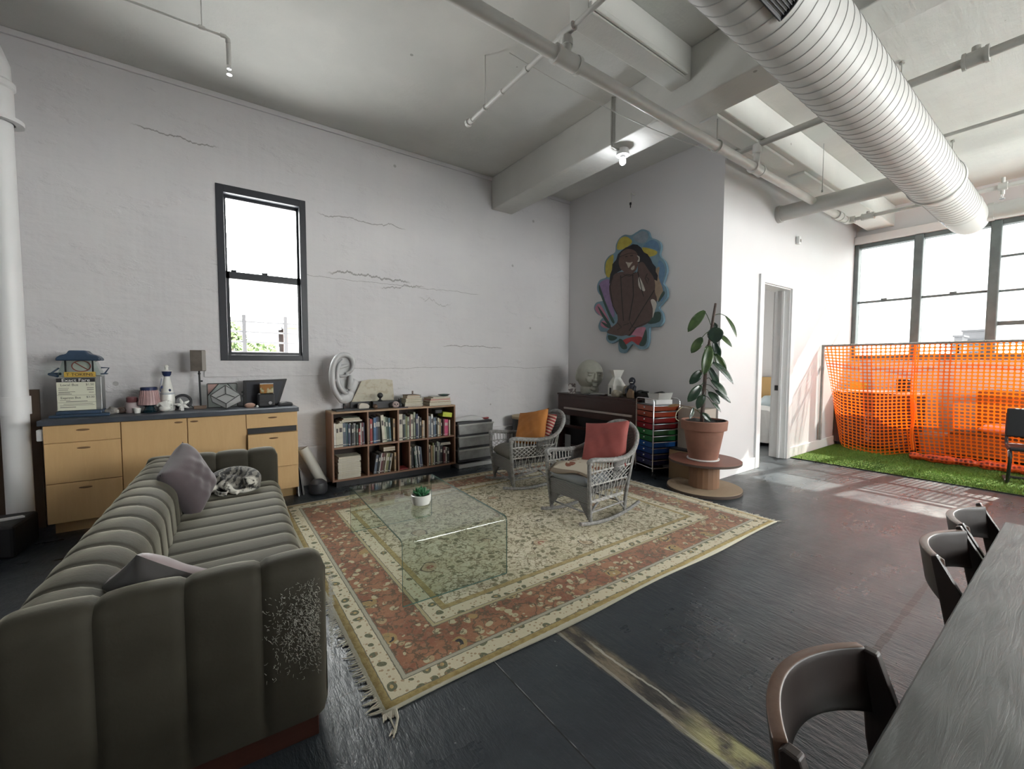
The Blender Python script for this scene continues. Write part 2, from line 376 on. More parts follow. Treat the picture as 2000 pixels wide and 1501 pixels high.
def m_glass(name, tint, f0=.04, rough=0):
    t = NT(name); n = t.n
    tr = n.new('ShaderNodeBsdfTransparent'); tr.inputs[0].default_value = (*tint, 1)
    gl = n.new('ShaderNodeBsdfGlossy'); gl.inputs['Roughness'].default_value = rough; gl.inputs[0].default_value = (1, 1, 1, 1)
    fr = n.new('ShaderNodeFresnel'); ge = n.new('ShaderNodeNewGeometry')   # same reflectance on both faces of the sheet
    t.L(t.rng(ge.outputs['Backfacing'], 0, 1, 1.45, 1/1.45), fr.inputs[0])
    mx = n.new('ShaderNodeMixShader'); t.L(fr.outputs[0], mx.inputs[0]); t.L(tr.outputs[0], mx.inputs[1]); t.L(gl.outputs[0], mx.inputs[2])
    t.L(mx.outputs[0], t.out.inputs[0]); n.remove(t.b)
    return t.mat
PANE = m_glass('window_glass', (.97, .985, .98)); DIM_PANE = m_glass('dimmed_window_glass', (.40, .408, .404))  # dark tint added to the big panes only to cut their daylight

# ------------------------------------------------------------------ room shell
XR, YB, XW, Y3, ZC = 4.925, 5.22, 9.5, 2.62, 4.07
XL, YF, XO, YO = -4.0, -5.0, 9.75, 5.5
def wall_y(name, x0, x1, y0, y1, z0, z1, holes, mat):
    b = MB(); xs = x0
    for hx0, hx1, hz0, hz1 in sorted(holes):
        b.box(xs, hx0, y0, y1, z0, z1)
        if hz0 > z0: b.box(hx0, hx1, y0, y1, z0, hz0)
        b.box(hx0, hx1, y0, y1, hz1, z1); xs = hx1
    b.box(xs, x1, y0, y1, z0, z1)
    return struct(b, name, mat, smooth=0)
struct(MB().box(XL-.25, XO+.0, YF-.25, YO, -.15, 0), 'floor', FLOOR, smooth=0)
struct(MB().box(XL-.25, XO, YF-.25, YO, ZC, ZC+.2), 'ceiling', CEIL, smooth=0)
wall_y('wall_back', XL, XR+.2, YB, YO, 0, ZC, [(.09, .91, 1.417, 3.19)], WALLB)
struct(MB().box(XR, XR+.2, Y3, YB, 0, ZC), 'wall_right', WALLW, smooth=0)
wall_y('wall_alcove', XR+.2, XW, Y3, Y3+.2, 0, ZC, [(5.97, 6.84, 0, 2.47)], WALLW)
b = MB()   # window wall: sill band, head band and piers
b.box(XW, XO, YF, YO, 3.51, ZC)
b.box(XW, XO, YF, Y3+.2, 0, 1.47)
b.box(XW, XO, -.6, 0, 1.47, 3.51); b.box(XW, XO, YF, -4.8, 1.47, 3.51)
b.box(XW, XO, Y3, 4.5, 1.47, 3.51); b.box(XW, XO, 5.15, YO, 0, 3.51); b.box(XW, XO, Y3+.2, 5.15, 0, 1.47)
struct(b, 'wall_far', WALLW, smooth=0)
struct(MB().box(XL-.25, XL, YF, YO, 0, ZC), 'wall_left', WALL, smooth=0)
ADDED_WIN = [(3.2, 5.8, 1.5, 3.5)]  # invented window behind the camera, added to light the back wall
wall_y('wall_front', XL-.25, XO, YF-.25, YF, 0, ZC, ADDED_WIN, WALL)
struct(MB().box(XR+.2, XW, YB, YO, 0, ZC), 'wall_bedroom', WALLW, smooth=0)

# beams
def rough_box(b, x0, x1, y0, y1, z0, z1, n=24, a=.004):
    b.box(x0, x1, y0, y1, z0, z1)
struct(MB().box(3.38, 3.74, YF, YB, 3.62, ZC), 'ceiling_beam', CEIL, smooth=0, bev=.012)
struct(MB().box(2.15, 3.38, 2.11, 2.30, 3.79, ZC).box(2.15, 3.30, 2.085, 2.11, 3.80, 3.84), 'ceiling_beam', CEIL, smooth=0, bev=.01)
struct(MB().box(XL, 1.75, 2.11, 2.30, 3.86, ZC), 'ceiling_beam', CEIL, smooth=0, bev=.01)
struct(MB().box(3.74, XW, 2.10, 2.46, 3.73, ZC), 'ceiling_beam', CEIL, smooth=0, bev=.012)
b = MB(); b.box(3.9, 5.6, 2.16, 2.34, 3.70, 3.73); b.box(5.9, 7.2, 2.16, 2.34, 3.70, 3.73)
struct(b, 'trim_1', CEIL, smooth=0, bev=.008)
struct(MB().box(XL, XR, YB-.022, YB, ZC-.05, ZC), 'trim_2', WALLB, smooth=0, bev=.005)
struct(MB().box(.74, XR, YB-.03, YB, 0, .435).box(.74, XR, YB-.042, YB, .42, .447), 'baseboard_back', WALLB, smooth=0, bev=.004)
struct(MB().box(-.05, 1.05, YB-.014, YB, 1.25, 1.417), 'trim_3', WALLB, smooth=0, bev=.003)
struct(MB().box(XR+.0, 5.86, Y3-.022, Y3, 0, .15).box(6.94, 9.5, Y3-.022, Y3, 0, .15), 'baseboard_alcove', TRIM, smooth=0, bev=.004)
struct(MB().box(XW-.09, XW, YF, Y3, 3.515, 3.645), 'trim_4', TRIM, smooth=0, bev=.006)
struct(MB().box(XW-.012, XW, Y3+.25, YB, 0, .15), 'baseboard_bedroom', TRIM, smooth=0)

# door casing and jambs
b = MB()
for y0, y1 in ((Y3-.025, Y3), (Y3+.2, Y3+.225)):
    b.box(5.86, 5.97, y0, y1, 0, 2.57); b.box(6.84, 6.95, y0, y1, 0, 2.57); b.box(5.97, 6.84, y0, y1, 2.47, 2.57)
b.box(5.97, 5.985, Y3, Y3+.2, 0, 2.47); b.box(6.825, 6.84, Y3, Y3+.2, 0, 2.47); b.box(5.985, 6.825, Y3, Y3+.2, 2.455, 2.47)
b.box(6.80, 6.825, Y3+.07, Y3+.10, 0, 2.455); b.box(5.985, 6.0, Y3+.07, Y3+.10, 0, 2.455)
d = struct(b, 'door_1', TRIM, smooth=0, bev=.003)
MB().box(6.820, 6.826, Y3+.12, Y3+.165, 1.0, 1.075).build('strike_plate', DARKM, d, 0)

# small double-hung window in the back wall
b = MB(); x0, x1, z0, z1 = .09, .91, 1.417, 3.19
b.box(x0, x0+.065, YB-.012, YB+.12, z0, z1).box(x1-.065, x1, YB-.012, YB+.12, z0, z1).box(x0+.065, x1-.065, YB-.012, YB+.12, z1-.075, z1).box(x0+.065, x1-.065, YB-.012, YB+.12, z0, z0+.06)
w1 = struct(b, 'window_1', FRAMEB, smooth=0, bev=.003)
b = MB(); y0, y1 = YB+.03, YB+.065    # lower sash
b.box(.155, .185, y0, y1, 1.477, 2.335).box(.815, .845, y0, y1, 1.477, 2.335).box(.185, .815, y0, y1, 1.477, 1.505).box(.155, .845, y0, y1, 2.262, 2.335)
b.box(.20, .25, y0-.015, y0, 2.335, 2.35).box(.475, .53, y0-.02, y0+.01, 2.335, 2.352)
b.build('lower_sash', FRAMEB, w1, 0)
b = MB(); y0, y1 = YB+.075, YB+.11
b.box(.155, .175, y0, y1, 2.30, 3.115).box(.825, .845, y0, y1, 2.30, 3.115).box(.175, .825, y0, y1, 3.085, 3.115).box(.175, .825, y0, y1, 2.30, 2.335)
b.build('upper_sash', FRAMEB, w1, 0)
MB().box(.185, .815, YB+.046, YB+.049, 1.505, 2.262).build('lower_pane', PANE, w1, 0)
MB().box(.175, .825, YB+.091, YB+.094, 2.335, 3.085).build('upper_pane', PANE, w1, 0)

# big windows of the far wall
def bay(n, ya, yb, bars, rail=None):
    b = MB(); X0, X1 = XW-.03, XW+.10
    b.box(X0, X1, ya, yb, 3.44, 3.51); b.box(X0, X1, ya, yb, 1.47, 1.545)
    w = struct(b, 'window_%d' % n, FRAME, smooth=0, bev=.006)
    b = MB()
    for z, h in bars: b.box(XW+.0, XW+.05, ya, yb, z-h/2, z+h/2)
    if rail: b.box(XW-.012, XW+.0, (ya+yb)/2-.04, (ya+yb)/2+.04, rail, rail+.025)
    b.build('sash_bar', FRAME, w, 0)
    MB().box(XW+.058, XW+.062, ya, yb, 1.545, 3.44).build('pane', DIM_PANE if ya > -.7 else PANE, w, 0)
    return w
def post(n, ya, yb, r=.03):
    return struct(MB().box(XW-.06, XW+.12, ya, yb, 1.47, 3.51), 'trim_%d' % n, FRAME, smooth=0, bev=.015)
bay(2, 1.835, 2.555, [(2.49, .035)], 2.505)
bay(3, 1.0, 1.72, [(2.49, .035)], 2.505)
bay(4, .0, .885, [(2.98, .03), (2.475, .03), (2.0, .06)])
bay(5, -1.5, -.6, [(2.98, .03), (2.475, .03), (2.0, .06)])
bay(6, -2.35, -1.6, [(2.49, .035)])
bay(7, -3.25, -2.45, [(2.49, .035)])
bay(9, -4.8, -3.35, [(2.98, .03), (2.475, .03), (2.0, .06)]); post(10, -3.35, -3.25)
post(5, 2.555, Y3); post(6, 1.72, 1.835); post(7, .885, 1.0); post(8, -1.6, -1.5); post(9, -2.45, -2.35)
for i, (fx0, fx1, fz0, fz1) in enumerate(ADDED_WIN):
    b = MB(); b.box(fx0, fx1, YF-.1, YF, fz0, fz0+.06).box(fx0, fx1, YF-.1, YF, fz1-.06, fz1).box(fx0, fx0+.06, YF-.1, YF, fz0, fz1).box(fx1-.06, fx1, YF-.1, YF, fz0, fz1).box((fx0+fx1)/2-.03, (fx0+fx1)/2+.03, YF-.08, YF-.02, fz0, fz1)
    wf = struct(b, 'window_%d' % (10+i), FRAME, smooth=0)  # frame of the added, unseen fill window
    MB().box(fx0+.06, fx1-.06, YF-.06, YF-.056, fz0+.06, fz1-.06).build('pane', PANE, wf, 0)
b = MB(); b.box(XW, XW+.1, 4.5, 5.15, 1.47, 1.54).box(XW, XW+.1, 4.5, 5.15, 3.44, 3.51).box(XW, XW+.1, 4.5, 4.56, 1.54, 3.44).box(XW, XW+.1, 5.09, 5.15, 1.54, 3.44)
w8 = struct(b, 'window_8', FRAME, smooth=0)
MB().box(XW+.05, XW+.054, 4.56, 5.09, 1.54, 3.44).build('pane', PANE, w8, 0)

# ------------------------------------------------------------------ ceiling services
def pipe(b, p0, p1, r): b.cyl(p0, p1, r, n=18)
def collar(b, p, ax, r, l):
    p = Vector(p); a = Vector(ax); b.cyl(p-a*l/2, p+a*l/2, r, n=18)
# heavy main
PY, PZ = 2.185, 3.45
t = thing('sprinkler_main_pipe', 'thick white main pipe running below the ceiling, crossing under the concrete beam', 'pipe', (0, PY, PZ))
b = MB(); pipe(b, (XL, 0, 0), (7.40, 0, 0), .044)
b.tube([(7.40, 0, 0), (7.45, 0, 0), (7.49, -.01, .0), (7.51, -.05, 0), (7.51, -.09, 0)], .05, 14)
b.build('pipe_run', PIPE, t)
for x, l in ((2.02, .19), (4.75, .16), (7.15, .14)):
    b = MB(); collar(b, (x, 0, 0), (1, 0, 0), .054, l); collar(b, (x-l/2, 0, 0), (1, 0, 0), .060, .03); collar(b, (x+l/2, 0, 0), (1, 0, 0), .060, .03)
    b.build('coupling', PIPE, t)
MB().cyl((2.02, 0, .03), (2.02, 0, .15), .033).cyl((2.02, 0, .09), (2.02, 0, .13), .042).build('tee_branch', PIPE, t)
MB().cyl((4.75, 0, .03), (4.75, 0, .24), .03).cyl((4.75, 0, .16), (4.75, 0, .28), .045).build('tee_branch', PIPE, t)
for x in (3.95, .6):
    b = MB(); b.tube([(x, .052*cos(q), .052*sin(q)) for q in [i*2*pi/20 for i in range(20)]], .006, 6, True); b.cyl((x, 0, .05), (x, 0, ZC-PZ), .006)
    b.build('hanger', PIPED, t)
# thin branch with open end
t = thing('sprinkler_branch_pipe', 'thin white sprinkler branch with a round flange at its open end, hung from the ceiling', 'pipe', (2.02, 0, 3.63))
b = MB(); b.cyl((0, -3, 0), (0, 3.52, 0), .017); b.build('pipe_run', PIPE, t)
MB().cyl((0, 3.50, 0), (0, 3.53, 0), .034).cyl((0, 3.44, 0), (0, 3.50, 0), .023).build('end_flange', PIPE, t)
for ya_, yb_, rr_ in ((2.115, 2.255, .03), (2.95, 3.0, .023), (2.62, 2.66, .022)): MB().cyl((0, ya_, 0), (0, yb_, 0), rr_).build('coupling', PIPE, t)
MB().cyl((0, 3.22, .015), (0, 3.22, ZC-3.63), .005).tube([(.024*cos(q), 3.22, .024*sin(q)) for q in [i*2*pi/14 for i in range(14)]], .005, 6, True).build('hanger', PIPE, t)
# small drop near the left
t = thing('sprinkler_drop_pipe', 'thin white pipe ending in a drop with a sprinkler head above the small window wall', 'pipe', (0, 3.93, 3.84))
MB().cyl((-3.9, 0, 0), (.13, 0, 0), .010).tube([(.13, 0, 0), (.16, 0, 0), (.178, 0, -.012), (.18, 0, -.04)], .019, 10).build('pipe_run', PIPE, t)
MB().cyl((.18, 0, -.03), (.18, 0, -.20), .016).build('drop', PIPE, t)
MB().cyl((.18, 0, -.20), (.18, 0, -.225), .014).tube([(.18, 0, -.225), (.165, 0, -.24), (.18, 0, -.262), (.195, 0, -.24), (.18, 0, -.225)], .003, 6).cyl((.18, 0, -.262), (.18, 0, -.266), .018).build('sprinkler_head', CHROME, t)
MB().cyl((.02, 0, .01), (.02, 0, ZC-3.84), .004).cyl((.0, 0, 0), (.04, 0, 0), .018).build('hanger', PIPE, t)
# dark branches crossing behind the duct
def branch(x, z, r, y0, y1, label, mat, extras=()):
    t = thing('ceiling_branch_pipe', label, 'pipe', (x, 0, z), 0)
    MB().cyl((0, y0, 0), (0, y1, 0), r).build('pipe_run', mat, t)
    for y, k in extras:
        if k == 'c': MB().cyl((0, y-.05, 0), (0, y+.05, 0), r*1.7).cyl((0, y-.07, 0), (0, y-.05, 0), r*1.9).cyl((0, y+.05, 0), (0, y+.07, 0), r*1.9).cyl((0, y, 0), (0, y, r*2.6), r*.8).build('coupling', mat, t)
        if k == 'h': MB().cyl((0, y, r), (0, y, ZC-z), .006).cyl((0, y-.015, 0), (0, y+.015, 0), r*1.35).build('hanger', mat, t)
        if k == 's':
            MB().cyl((0, y-.035, 0), (0, y+.035, 0), r*1.7).cyl((0, y, -.09), (0, y, .10), .018).build('coupling', mat, t)
            MB().cyl((0, y, -.09), (0, y, -.12), .013).cyl((0, y, -.135), (0, y, -.14), .024).cyl((0, y, -.12), (0, y, -.135), .006).build('sprinkler_head', CHROME, t)
    return t
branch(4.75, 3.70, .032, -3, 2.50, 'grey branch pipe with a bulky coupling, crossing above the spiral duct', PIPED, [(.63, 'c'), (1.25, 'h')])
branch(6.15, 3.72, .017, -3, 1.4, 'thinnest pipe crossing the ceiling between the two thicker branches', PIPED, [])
branch(7.51, 3.45, .026, -3, 2.11, 'pale branch pipe with a hanging sprinkler nearest the big windows', PIPE, [(.72, 's'), (1.15, 'h'), (1.95, 'c')])
# spiral duct
DY, DZ = 1.10, 3.36
t = thing('spiral_duct', 'large grey spiral ventilation duct running under the ceiling towards the big windows', 'duct', (0, DY, DZ))
DUCT = M('grey_duct_paint', (.50, .495, .475), .5, nz=(2, .04), spec=.4)
SEAM_SHADE = M('duct_seam_shade', (.34, .335, .32), .6)  # darker tone puts the shade of the seam groove into the colour
b = MB(); prof = []
b.lathe([(.225, XL), (.225, 6.35)], 44, ax='x', caps=False); b.lathe([(.225, 6.35), (.236, 6.38), (.236, 6.46), (.205, 6.55), (.205, 7.75)], 44, ax='x', caps=False)
el = [(.205, 7.75), (.205, 8.1), (.20, 8.35), (.185, 8.52), (.15, 8.66), (.10, 8.74), (.04, 8.78), (.002, 8.785)]
b.lathe(el, 44, ax='x', caps=False)
b.build('duct_run', DUCT, t)
b = MB(); b2 = MB()
x = -.9
while x < 7.7:
    r = .225 if x < 6.35 else .205
    if not 6.3 < x < 6.6: (b if x < 6.35 else b2).lathe([(r-.002, x-.005), (r+.003, x-.0025), (r+.003, x+.0025), (r-.002, x+.005)], 44, ax='x', caps=False)
    x += .105
b.build('duct_rib', SEAM_SHADE, t)
b2.build('duct_rib', SEAM_SHADE, t)
MB().lathe([(.237, 6.37), (.243, 6.39), (.243, 6.42), (.237, 6.44)], 40, ax='x', caps=False).build('joint_band', DUCT, t); MB().lathe([(.206, 7.74), (.212, 7.76), (.206, 7.78)], 40, ax='x', caps=False).build('joint_band', DUCT, t)
# supply grille on the lower flank
b = MB(); g = MB()
def onduct(x, a, r): return (x, r*sin(a)*-1, -r*cos(a))
a0, a1 = .38, 1.05
for k in range(2):
    b.grid(lambda u, v: onduct(1.55+u*.85, a0+(a1-a0)*v, .229+.004*k), 2, 10, flip=bool(k))
b.build('vent_shade_sheet', BLACK, t)  # black sheet on the duct paints the dark hollow behind the grille
for i in range(11):
    a = a0+(a1-a0)*(i+.5)/11
    p = [onduct(1.55, a, .234), onduct(2.4, a, .234)]; g.tube(p, .004, 6)
for x in (1.55, 2.4): g.tube([onduct(x, a0+(a1-a0)*q/8, .236) for q in range(9)], .008, 6)
for a in (a0, a1): g.tube([onduct(1.55, a, .236), onduct(2.4, a, .236)], .008, 6)
g.build('vent_grille', DARKM, t)
for x, y in ((5.05, .0), (7.3, .0)):
    b = MB(); b.cyl((x, .02, .2), (x, .02, ZC-DZ), .005); b.cyl((x, .02, ZC-DZ-.02), (x, .02, ZC-DZ), .02); b.build('hanger', PIPED, t)
MB().box(7.55, 7.85, .115, .135, -.175, -.145, rot=Matrix.Rotation(-.75, 3, 'X')).build('duct_tag', CHROME, t)
t = thing('round_duct', 'smooth grey round duct joining the spiral duct to the door wall', 'duct', (6.34, 0, 3.42))
MB().cyl((0, 1.25, 0), (0, Y3, 0), .098, n=32).build('duct_run', DUCT, t)
MB().cyl((0, Y3-.05, 0), (0, Y3-.001, 0), .112, n=32).build('wall_collar', DUCT, t)
MB().cyl((-.2, 2.05, .09), (-.2, 2.05, ZC-3.42), .004).cyl((-.2, 2.05, .07), (-.2, 2.05, .10), .009).build('hanger', PIPED, t)
t = thing('round_duct', 'smooth grey round duct leaving the closed window end of the spiral duct', 'duct', (8.33, 0, 3.38))
MB().cyl((0, .95, 0), (0, -3, 0), .10, n=32).build('duct_run', DUCT, t)
MB().cyl((0, .915, 0), (0, .86, 0), .112, n=32).build('joint_band', DUCT, t)
# tall standpipe by the left edge
t = thing('standpipe', 'fat white vertical pipe standing in the left corner by the sideboard', 'pipe', (-1.245, 4.9, 0))
MB().cyl((0, 0, 0), (0, 0, 1.0), .076, n=28).cyl((0, 0, 1.02), (0, 0, 3.30), .078, n=28).build('pipe_run', TRIM, t)
MB().cyl((0, 0, .99), (0, 0, 1.13), .088, n=28).build('sleeve', TRIM, t)
MB().cyl((0, 0, 3.20), (0, 0, 3.46), .088, n=28).cyl((0, 0, 3.20), (0, 0, 3.23), .135, n=28).lathe([(.08, 3.44), (.10, 3.46), (.10, 3.5), (.08, 3.52)], 28).tube([(0, 0, 3.48), (0, 0, 3.62), (-.03, 0, 3.72), (-.12, 0, 3.78), (-.25, 0, 3.8), (-1.2, 0, 3.8)], .08, 20).build('elbow_fitting', TRIM, t)
# bulb fixture under the beam
t = thing('bulb_fixture', 'bare lit bulb in a white lampholder hanging under the concrete beam', 'lamp', (3.50, 2.93, 3.53))
b = MB(); b.tube([(-.14, .03, .54), (-.14, .03, .10), (-.13, .03, .06), (-.09, .02, .045), (-.02, 0, .045)], .011, 10); b.build('conduit', PIPED, t)
MB().cyl((0, 0, .06), (0, 0, .02), .055, n=20).cyl((0, 0, .02), (0, 0, -.005), .065, n=20).cyl((0, 0, -.005), (0, 0, -.03), .028, n=16).build('lampholder', TRIM, t)
g = NT('lit_bulb'); g.set(col=(1, 1, 1), emit=(.93, .96, 1), es=60)
MB().ball((0, 0, -.062), .032, .032, .038, 16, 10).build('bulb', g.mat, t)
L = bpy.data.lights.new('bulb_light', 'POINT'); L.energy = 22; L.color = (.93, .96, 1); L.shadow_soft_size = .04
lo = bpy.data.objects.new('bulb_light', L); COL.objects.link(lo); lo.location = (0, 0, -.062); lo.parent = t
# wall sprinkler over the painting, sensor by the door, loose wire
t = thing('wall_sprinkler', 'small bent white pipe with a dark nozzle on the wall above the painting', 'sprinkler', (XR, 3.9, 3.77))
MB().tube([(0, 0, 0), (-.07, 0, 0), (-.085, 0, -.012), (-.088, 0, -.03), (-.088, 0, -.13)], .009, 8).build('pipe_run', PIPE, t)
MB().cyl((-.088, 0, -.13), (-.088, 0, -.16), .014).cyl((-.088, 0, -.16), (-.088, 0, -.2), .007).build('nozzle', DARKM, t)
t = thing('motion_sensor', 'little white motion sensor on the wall above the doorway', 'sensor', (6.97, Y3, 3.18))
MB().box(-.035, .035, -.05, 0, -.055, .055).build('housing', TRIM, t, 0, bev=.012)
MB().box(-.02, .02, -.056, -.049, -.035, .01).build('lens', CHROME, t, 0, bev=.004)
def sag(p0, p1, s, n=14):
    p0 = Vector(p0); p1 = Vector(p1)
    return [p0.lerp(p1, i/n)-Vector((0, 0, s*4*(i/n)*(1-i/n))) for i in range(n+1)]
solo(MB().tube(sag((0, 0, 0), (2.75, -.75, -.42), .12), .004, 6), 'hanging_wire', PIPE, 'thin white wire sagging from the ceiling past the bulb to the main pipe', 'wire', (2.05, 2.9, 3.92))
# ------------------------------------------------------------------ sideboard cabinets
BIRCH = wood('birch_veneer', (.50, .315, .135), (.63, .42, .205), .5, (9, 9, .9), 3, 1.0)
BIRCHE = M('veneer_edge', (.10, .06, .03), .7)
SLATE = M('dark_slate_laminate', (.045, .052, .066), .42, nz=(9, .2))
PULL = M('dark_finger_notch', (.16, .09, .04), .7)
CF, CT, CB = 4.70, .907, .13   # front plane, top, bottom of the bodies
BK = YB-.035
def cabinet(x0, x1, label, fronts):
    t = thing('base_cabinet', label, 'cabinet', ((x0+x1)/2, CF, 0)); w = (x1-x0)/2; d = BK-CF
    MB().box(-w, w, .02, d, CB, CT).build('carcass', BIRCHE if 0 else BIRCH, t, 0)
    MB().box(-w, w, .20, d-.02, 0, CB).build('toe_kick', BIRCH, t, 0)
    for kind, a0, a1, z0, z1, out in fronts:
        f = MB().box(a0-(x0+x1)/2+.003, a1-(x0+x1)/2-.003, -out, .021, z0+.003, z1-.003).build(kind, BIRCH, t, 0, bev=.002)
        if kind == 'drawer' and z1 > .4:
            hx = (a0+a1)/2-(x0+x1)/2; hz = z1-.045 if z1-z0 < .25 else z1-.05
            MB().ball((hx, -out-.001, hz), .04, .006, .008, 14, 8).build('finger_pull', PULL, f)
        if kind == 'door':
            hx = (a1-.06 if a0 < -.3 else a0+.05)-(x0+x1)/2
            MB().ball((hx, -out-.001, z1-.035), .03, .006, .008, 14, 8).build('finger_pull', PULL, f)
    return t
c1 = cabinet(-1.062, -.618, 'birch drawer cabinet with three drawers beside the white standpipe', [('drawer', -1.062, -.618, .766, .905, .0), ('drawer', -1.062, -.618, .447, .766, .0), ('drawer', -1.062, -.618, .13, .447, .0)])
c2 = cabinet(-.618, .262, 'wide birch cabinet with two plain doors in the middle of the sideboard', [('door', -.618, -.181, .13, .905, 0), ('door', -.181, .262, .13, .905, 0)])
c3 = cabinet(.262, .704, 'birch drawer cabinet with a crooked pulled out drawer, nearest the bookcase', [('drawer', .262, .704, .764, .905, 0), ('drawer', .268, .70, .372, .712, .04), ('drawer', .262, .704, .13, .372, 0)])
MB().box(-.21, .21, .004, .022, .712, .764).build('gap_shade_strip', BLACK, c3, 0)  # black strip paints the shade in the open drawer gap
struct_ct = MB().box(-1.085, .715, CF-.022, BK, CT+.0005, CT+.042)
solo(struct_ct, 'countertop', SLATE, 'long dark slate countertop lying across the birch cabinets', 'countertop', smooth=0, bev=.003)
ZT = CT+.0426

# ------------------------------------------------------------------ things on the countertop
STEEL = M('brushed_grey_steel', (.34, .35, .34), .4, .7, nz=(8, .1))
BLUEM = M('dark_blue_enamel', (.03, .055, .095), .35, nz=(9, .2))
CREAMP = M('cream_sign_card', (.66, .66, .53), .6)
INK = M('black_ink', (.02, .02, .022), .6)
INKG = M('grey_ink', (.16, .16, .14), .7)
YEL = M('mustard_sign', (.52, .34, .06), .5)
CLEAR = m_glass('clear_plastic', (.80, .86, .83), rough=.05)
t = thing('bus_farebox', 'old bus farebox with an Exact Fare card, leftmost on the countertop', 'farebox', (-.885, 4.96, ZT), .0)
b = MB(); b.prism([(-.17, -.13), (.19, -.13), (.15, .12), (-.13, .12)], 0, .022, T=None); b.box(-.135, .135, -.10, .09, .022, .05)
b.build('base_flange', BLUEM, t, 0, bev=.006)
MB().box(-.11, .135, -.075, .085, .05, .335).build('housing', STEEL, t, 0, bev=.006)
MB().box(.10, .137, -.078, -.02, .06, .33).build('side_door', STEEL, t, 0, bev=.004)
c = MB().box(-.125, .10, -.084, -.078, .055, .315).build('fare_card', CREAMP, t, 0)
MB().box(-.125, .10, -.0862, -.084, .285, .317).build('header_band', INK, c, 0)
RX = (pi/2, 0, 0)
WHT = M('white_ink', (.85, .85, .82), .6)
text('card_text', 'Exact Fare', .034, WHT, c, (-.0125, -.087, .3), RX, sx=1.15)
text('card_text', 'Local Bus', .027, INKG, c, (-.052, -.085, .262), RX, sx=1.0)
text('card_text', '$1.50', .022, INKG, c, (.068, -.085, .264), RX)
text('card_text', 'Express Bus', .026, INKG, c, (-.047, -.085, .157), RX, sx=.92)
text('card_text', '$3.00', .022, INKG, c, (.068, -.085, .16), RX)
b = MB()
for x0, x1, z, h in ((-.115, -.055, .236, .0035), (.05, .09, .236, .005), (-.115, -.06, .222, .0045), (.05, .09, .221, .005), (-.115, -.02, .206, .0035), (-.115, -.05, .198, .004), (.06, .09, .2, .004), (-.118, -.04, .188, .004), (-.125, .10, .178, .0022), (-.11, -.05, .137, .003), (-.075, .05, .127, .0045), (-.12, .10, .119, .0022), (-.09, .08, .106, .003), (-.11, .09, .095, .003), (-.11, -.02, .08, .005)):
    b.box(x0, x1, -.0852, -.084, z-h/2, z+h/2)
b.build('printed_rules', INKG, c, 0)
s = MB().box(-.08, .105, -.09, -.07, .325, .368).build('token_sign', YEL, t, 0, bev=.004)
text('sign_text', 'T TOKENS', .032, INK, s, (.012, -.0912, .346), RX, sx=1.05)
MB().tube([(-.12, -.06, .335), (-.17, -.03, .35), (-.12, .02, .352)], .012, 8).tube([(-.17, -.03, .35), (-.12, -.01, .40)], .006, 6).build('side_handle', BLUEM, t)
MB().box(.13, .17, -.05, .0, .345, .355).tube([(.15, -.02, .350), (.18, -.02, .40), (.13, -.02, .402)], .006, 6).build('side_handle', BLUEM, t)
b = MB(); b.prism([(-.125, .325), (.14, .325), (.135, .35), (.095, .47), (-.085, .47), (-.12, .35)], -.06, .07, 'y'); b.build('clear_dome', CLEAR, t, 0)
b = MB(); 
for x in (-.075, .085): b.box(x-.005, x+.005, -.055, -.045, .35, .47)
b.build('dome_frame', DARKM, t, 0)
rg = MB().prism([(.055*cos(q)*1.0+.005, .055*sin(q)*.8+.415) for q in [i*2*pi/28 for i in range(28)]], .02, .022, 'y').build('sign_disc', M('white_disc', (.6, .6, .56), .6), t, 0)
REDI = M('dull_red_ink', (.35, .07, .05), .6)
MB().tube([(.056*cos(q)+.005, .018, .045*sin(q)+.415) for q in [i*2*pi/28 for i in range(28)]], .004, 6, True).tube([(-.035, .018, .447), (.045, .018, .383)], .0038, 6).build('prohibition_ring', REDI, rg)
b = MB(); b.prism([(-.13, .46), (.14, .46), (.135, .485), (.11, .505), (.07, .515), (.05, .545), (-.05, .545), (-.065, .515), (-.10, .505), (-.125, .485)], -.075, .085, 'y'); b.build('lid', BLUEM, t, 0, bev=.01)
CER = M('white_glazed_ceramic', (.72, .72, .68), .22, nz=(9, .03))
NAVY = M('navy_glaze', (.02, .03, .09), .25)
ROSE = M('dusty_rose', (.42, .27, .27), .5, nz=(12, .15))
# stone by the farebox
solo(MB().ball((0, 0, .03), .05, .035, .032, 14, 10, fn=lambda d: 1+.15*sin(5*d.x+3*d.z)), 'beach_stone', M('grey_stone', (.30, .28, .26), .8, nz=(25, .4)), 'grey pebble on the countertop against the farebox', 'stone', (-.70, 4.98, ZT-.001))
t = thing('seashell', 'dark brown curled shell beside the grey pebble and the pink jar', 'shell', (-.645, 5.0, ZT))
MB().ball((0, 0, .028), .035, .03, .03, 14, 10).tube([(.02*cos(q)*(1+q*.12), -.03, .03+.012*sin(q)*(1+q*.12)) for q in [i*.5 for i in range(14)]], .006, 6).build('shell_body', M('brown_shell', (.07, .045, .035), .4), t)
t = thing('pink_jar', 'small pale pink jar with a maroon lid on the countertop', 'jar', (-.575, 5.0, ZT))
MB().lathe([(.045, 0), (.05, .01), (.05, .075), (.045, .09), (.034, .095)], 24).build('body', M('pale_pink', (.40, .33, .33), .4), t)
MB().lathe([(.036, .093), (.04, .1), (.04, .135), (.03, .142)], 24).build('lid', M('maroon_plastic', (.16, .06, .065), .35), t)
t = thing('candle_lamp', 'pink pleated shade with a blue rim on a dark base, on the countertop', 'lamp', (-.455, 4.97, ZT))
b = MB(); b.lathe([(.078, .068), (.058, .20)], 44, caps=False)
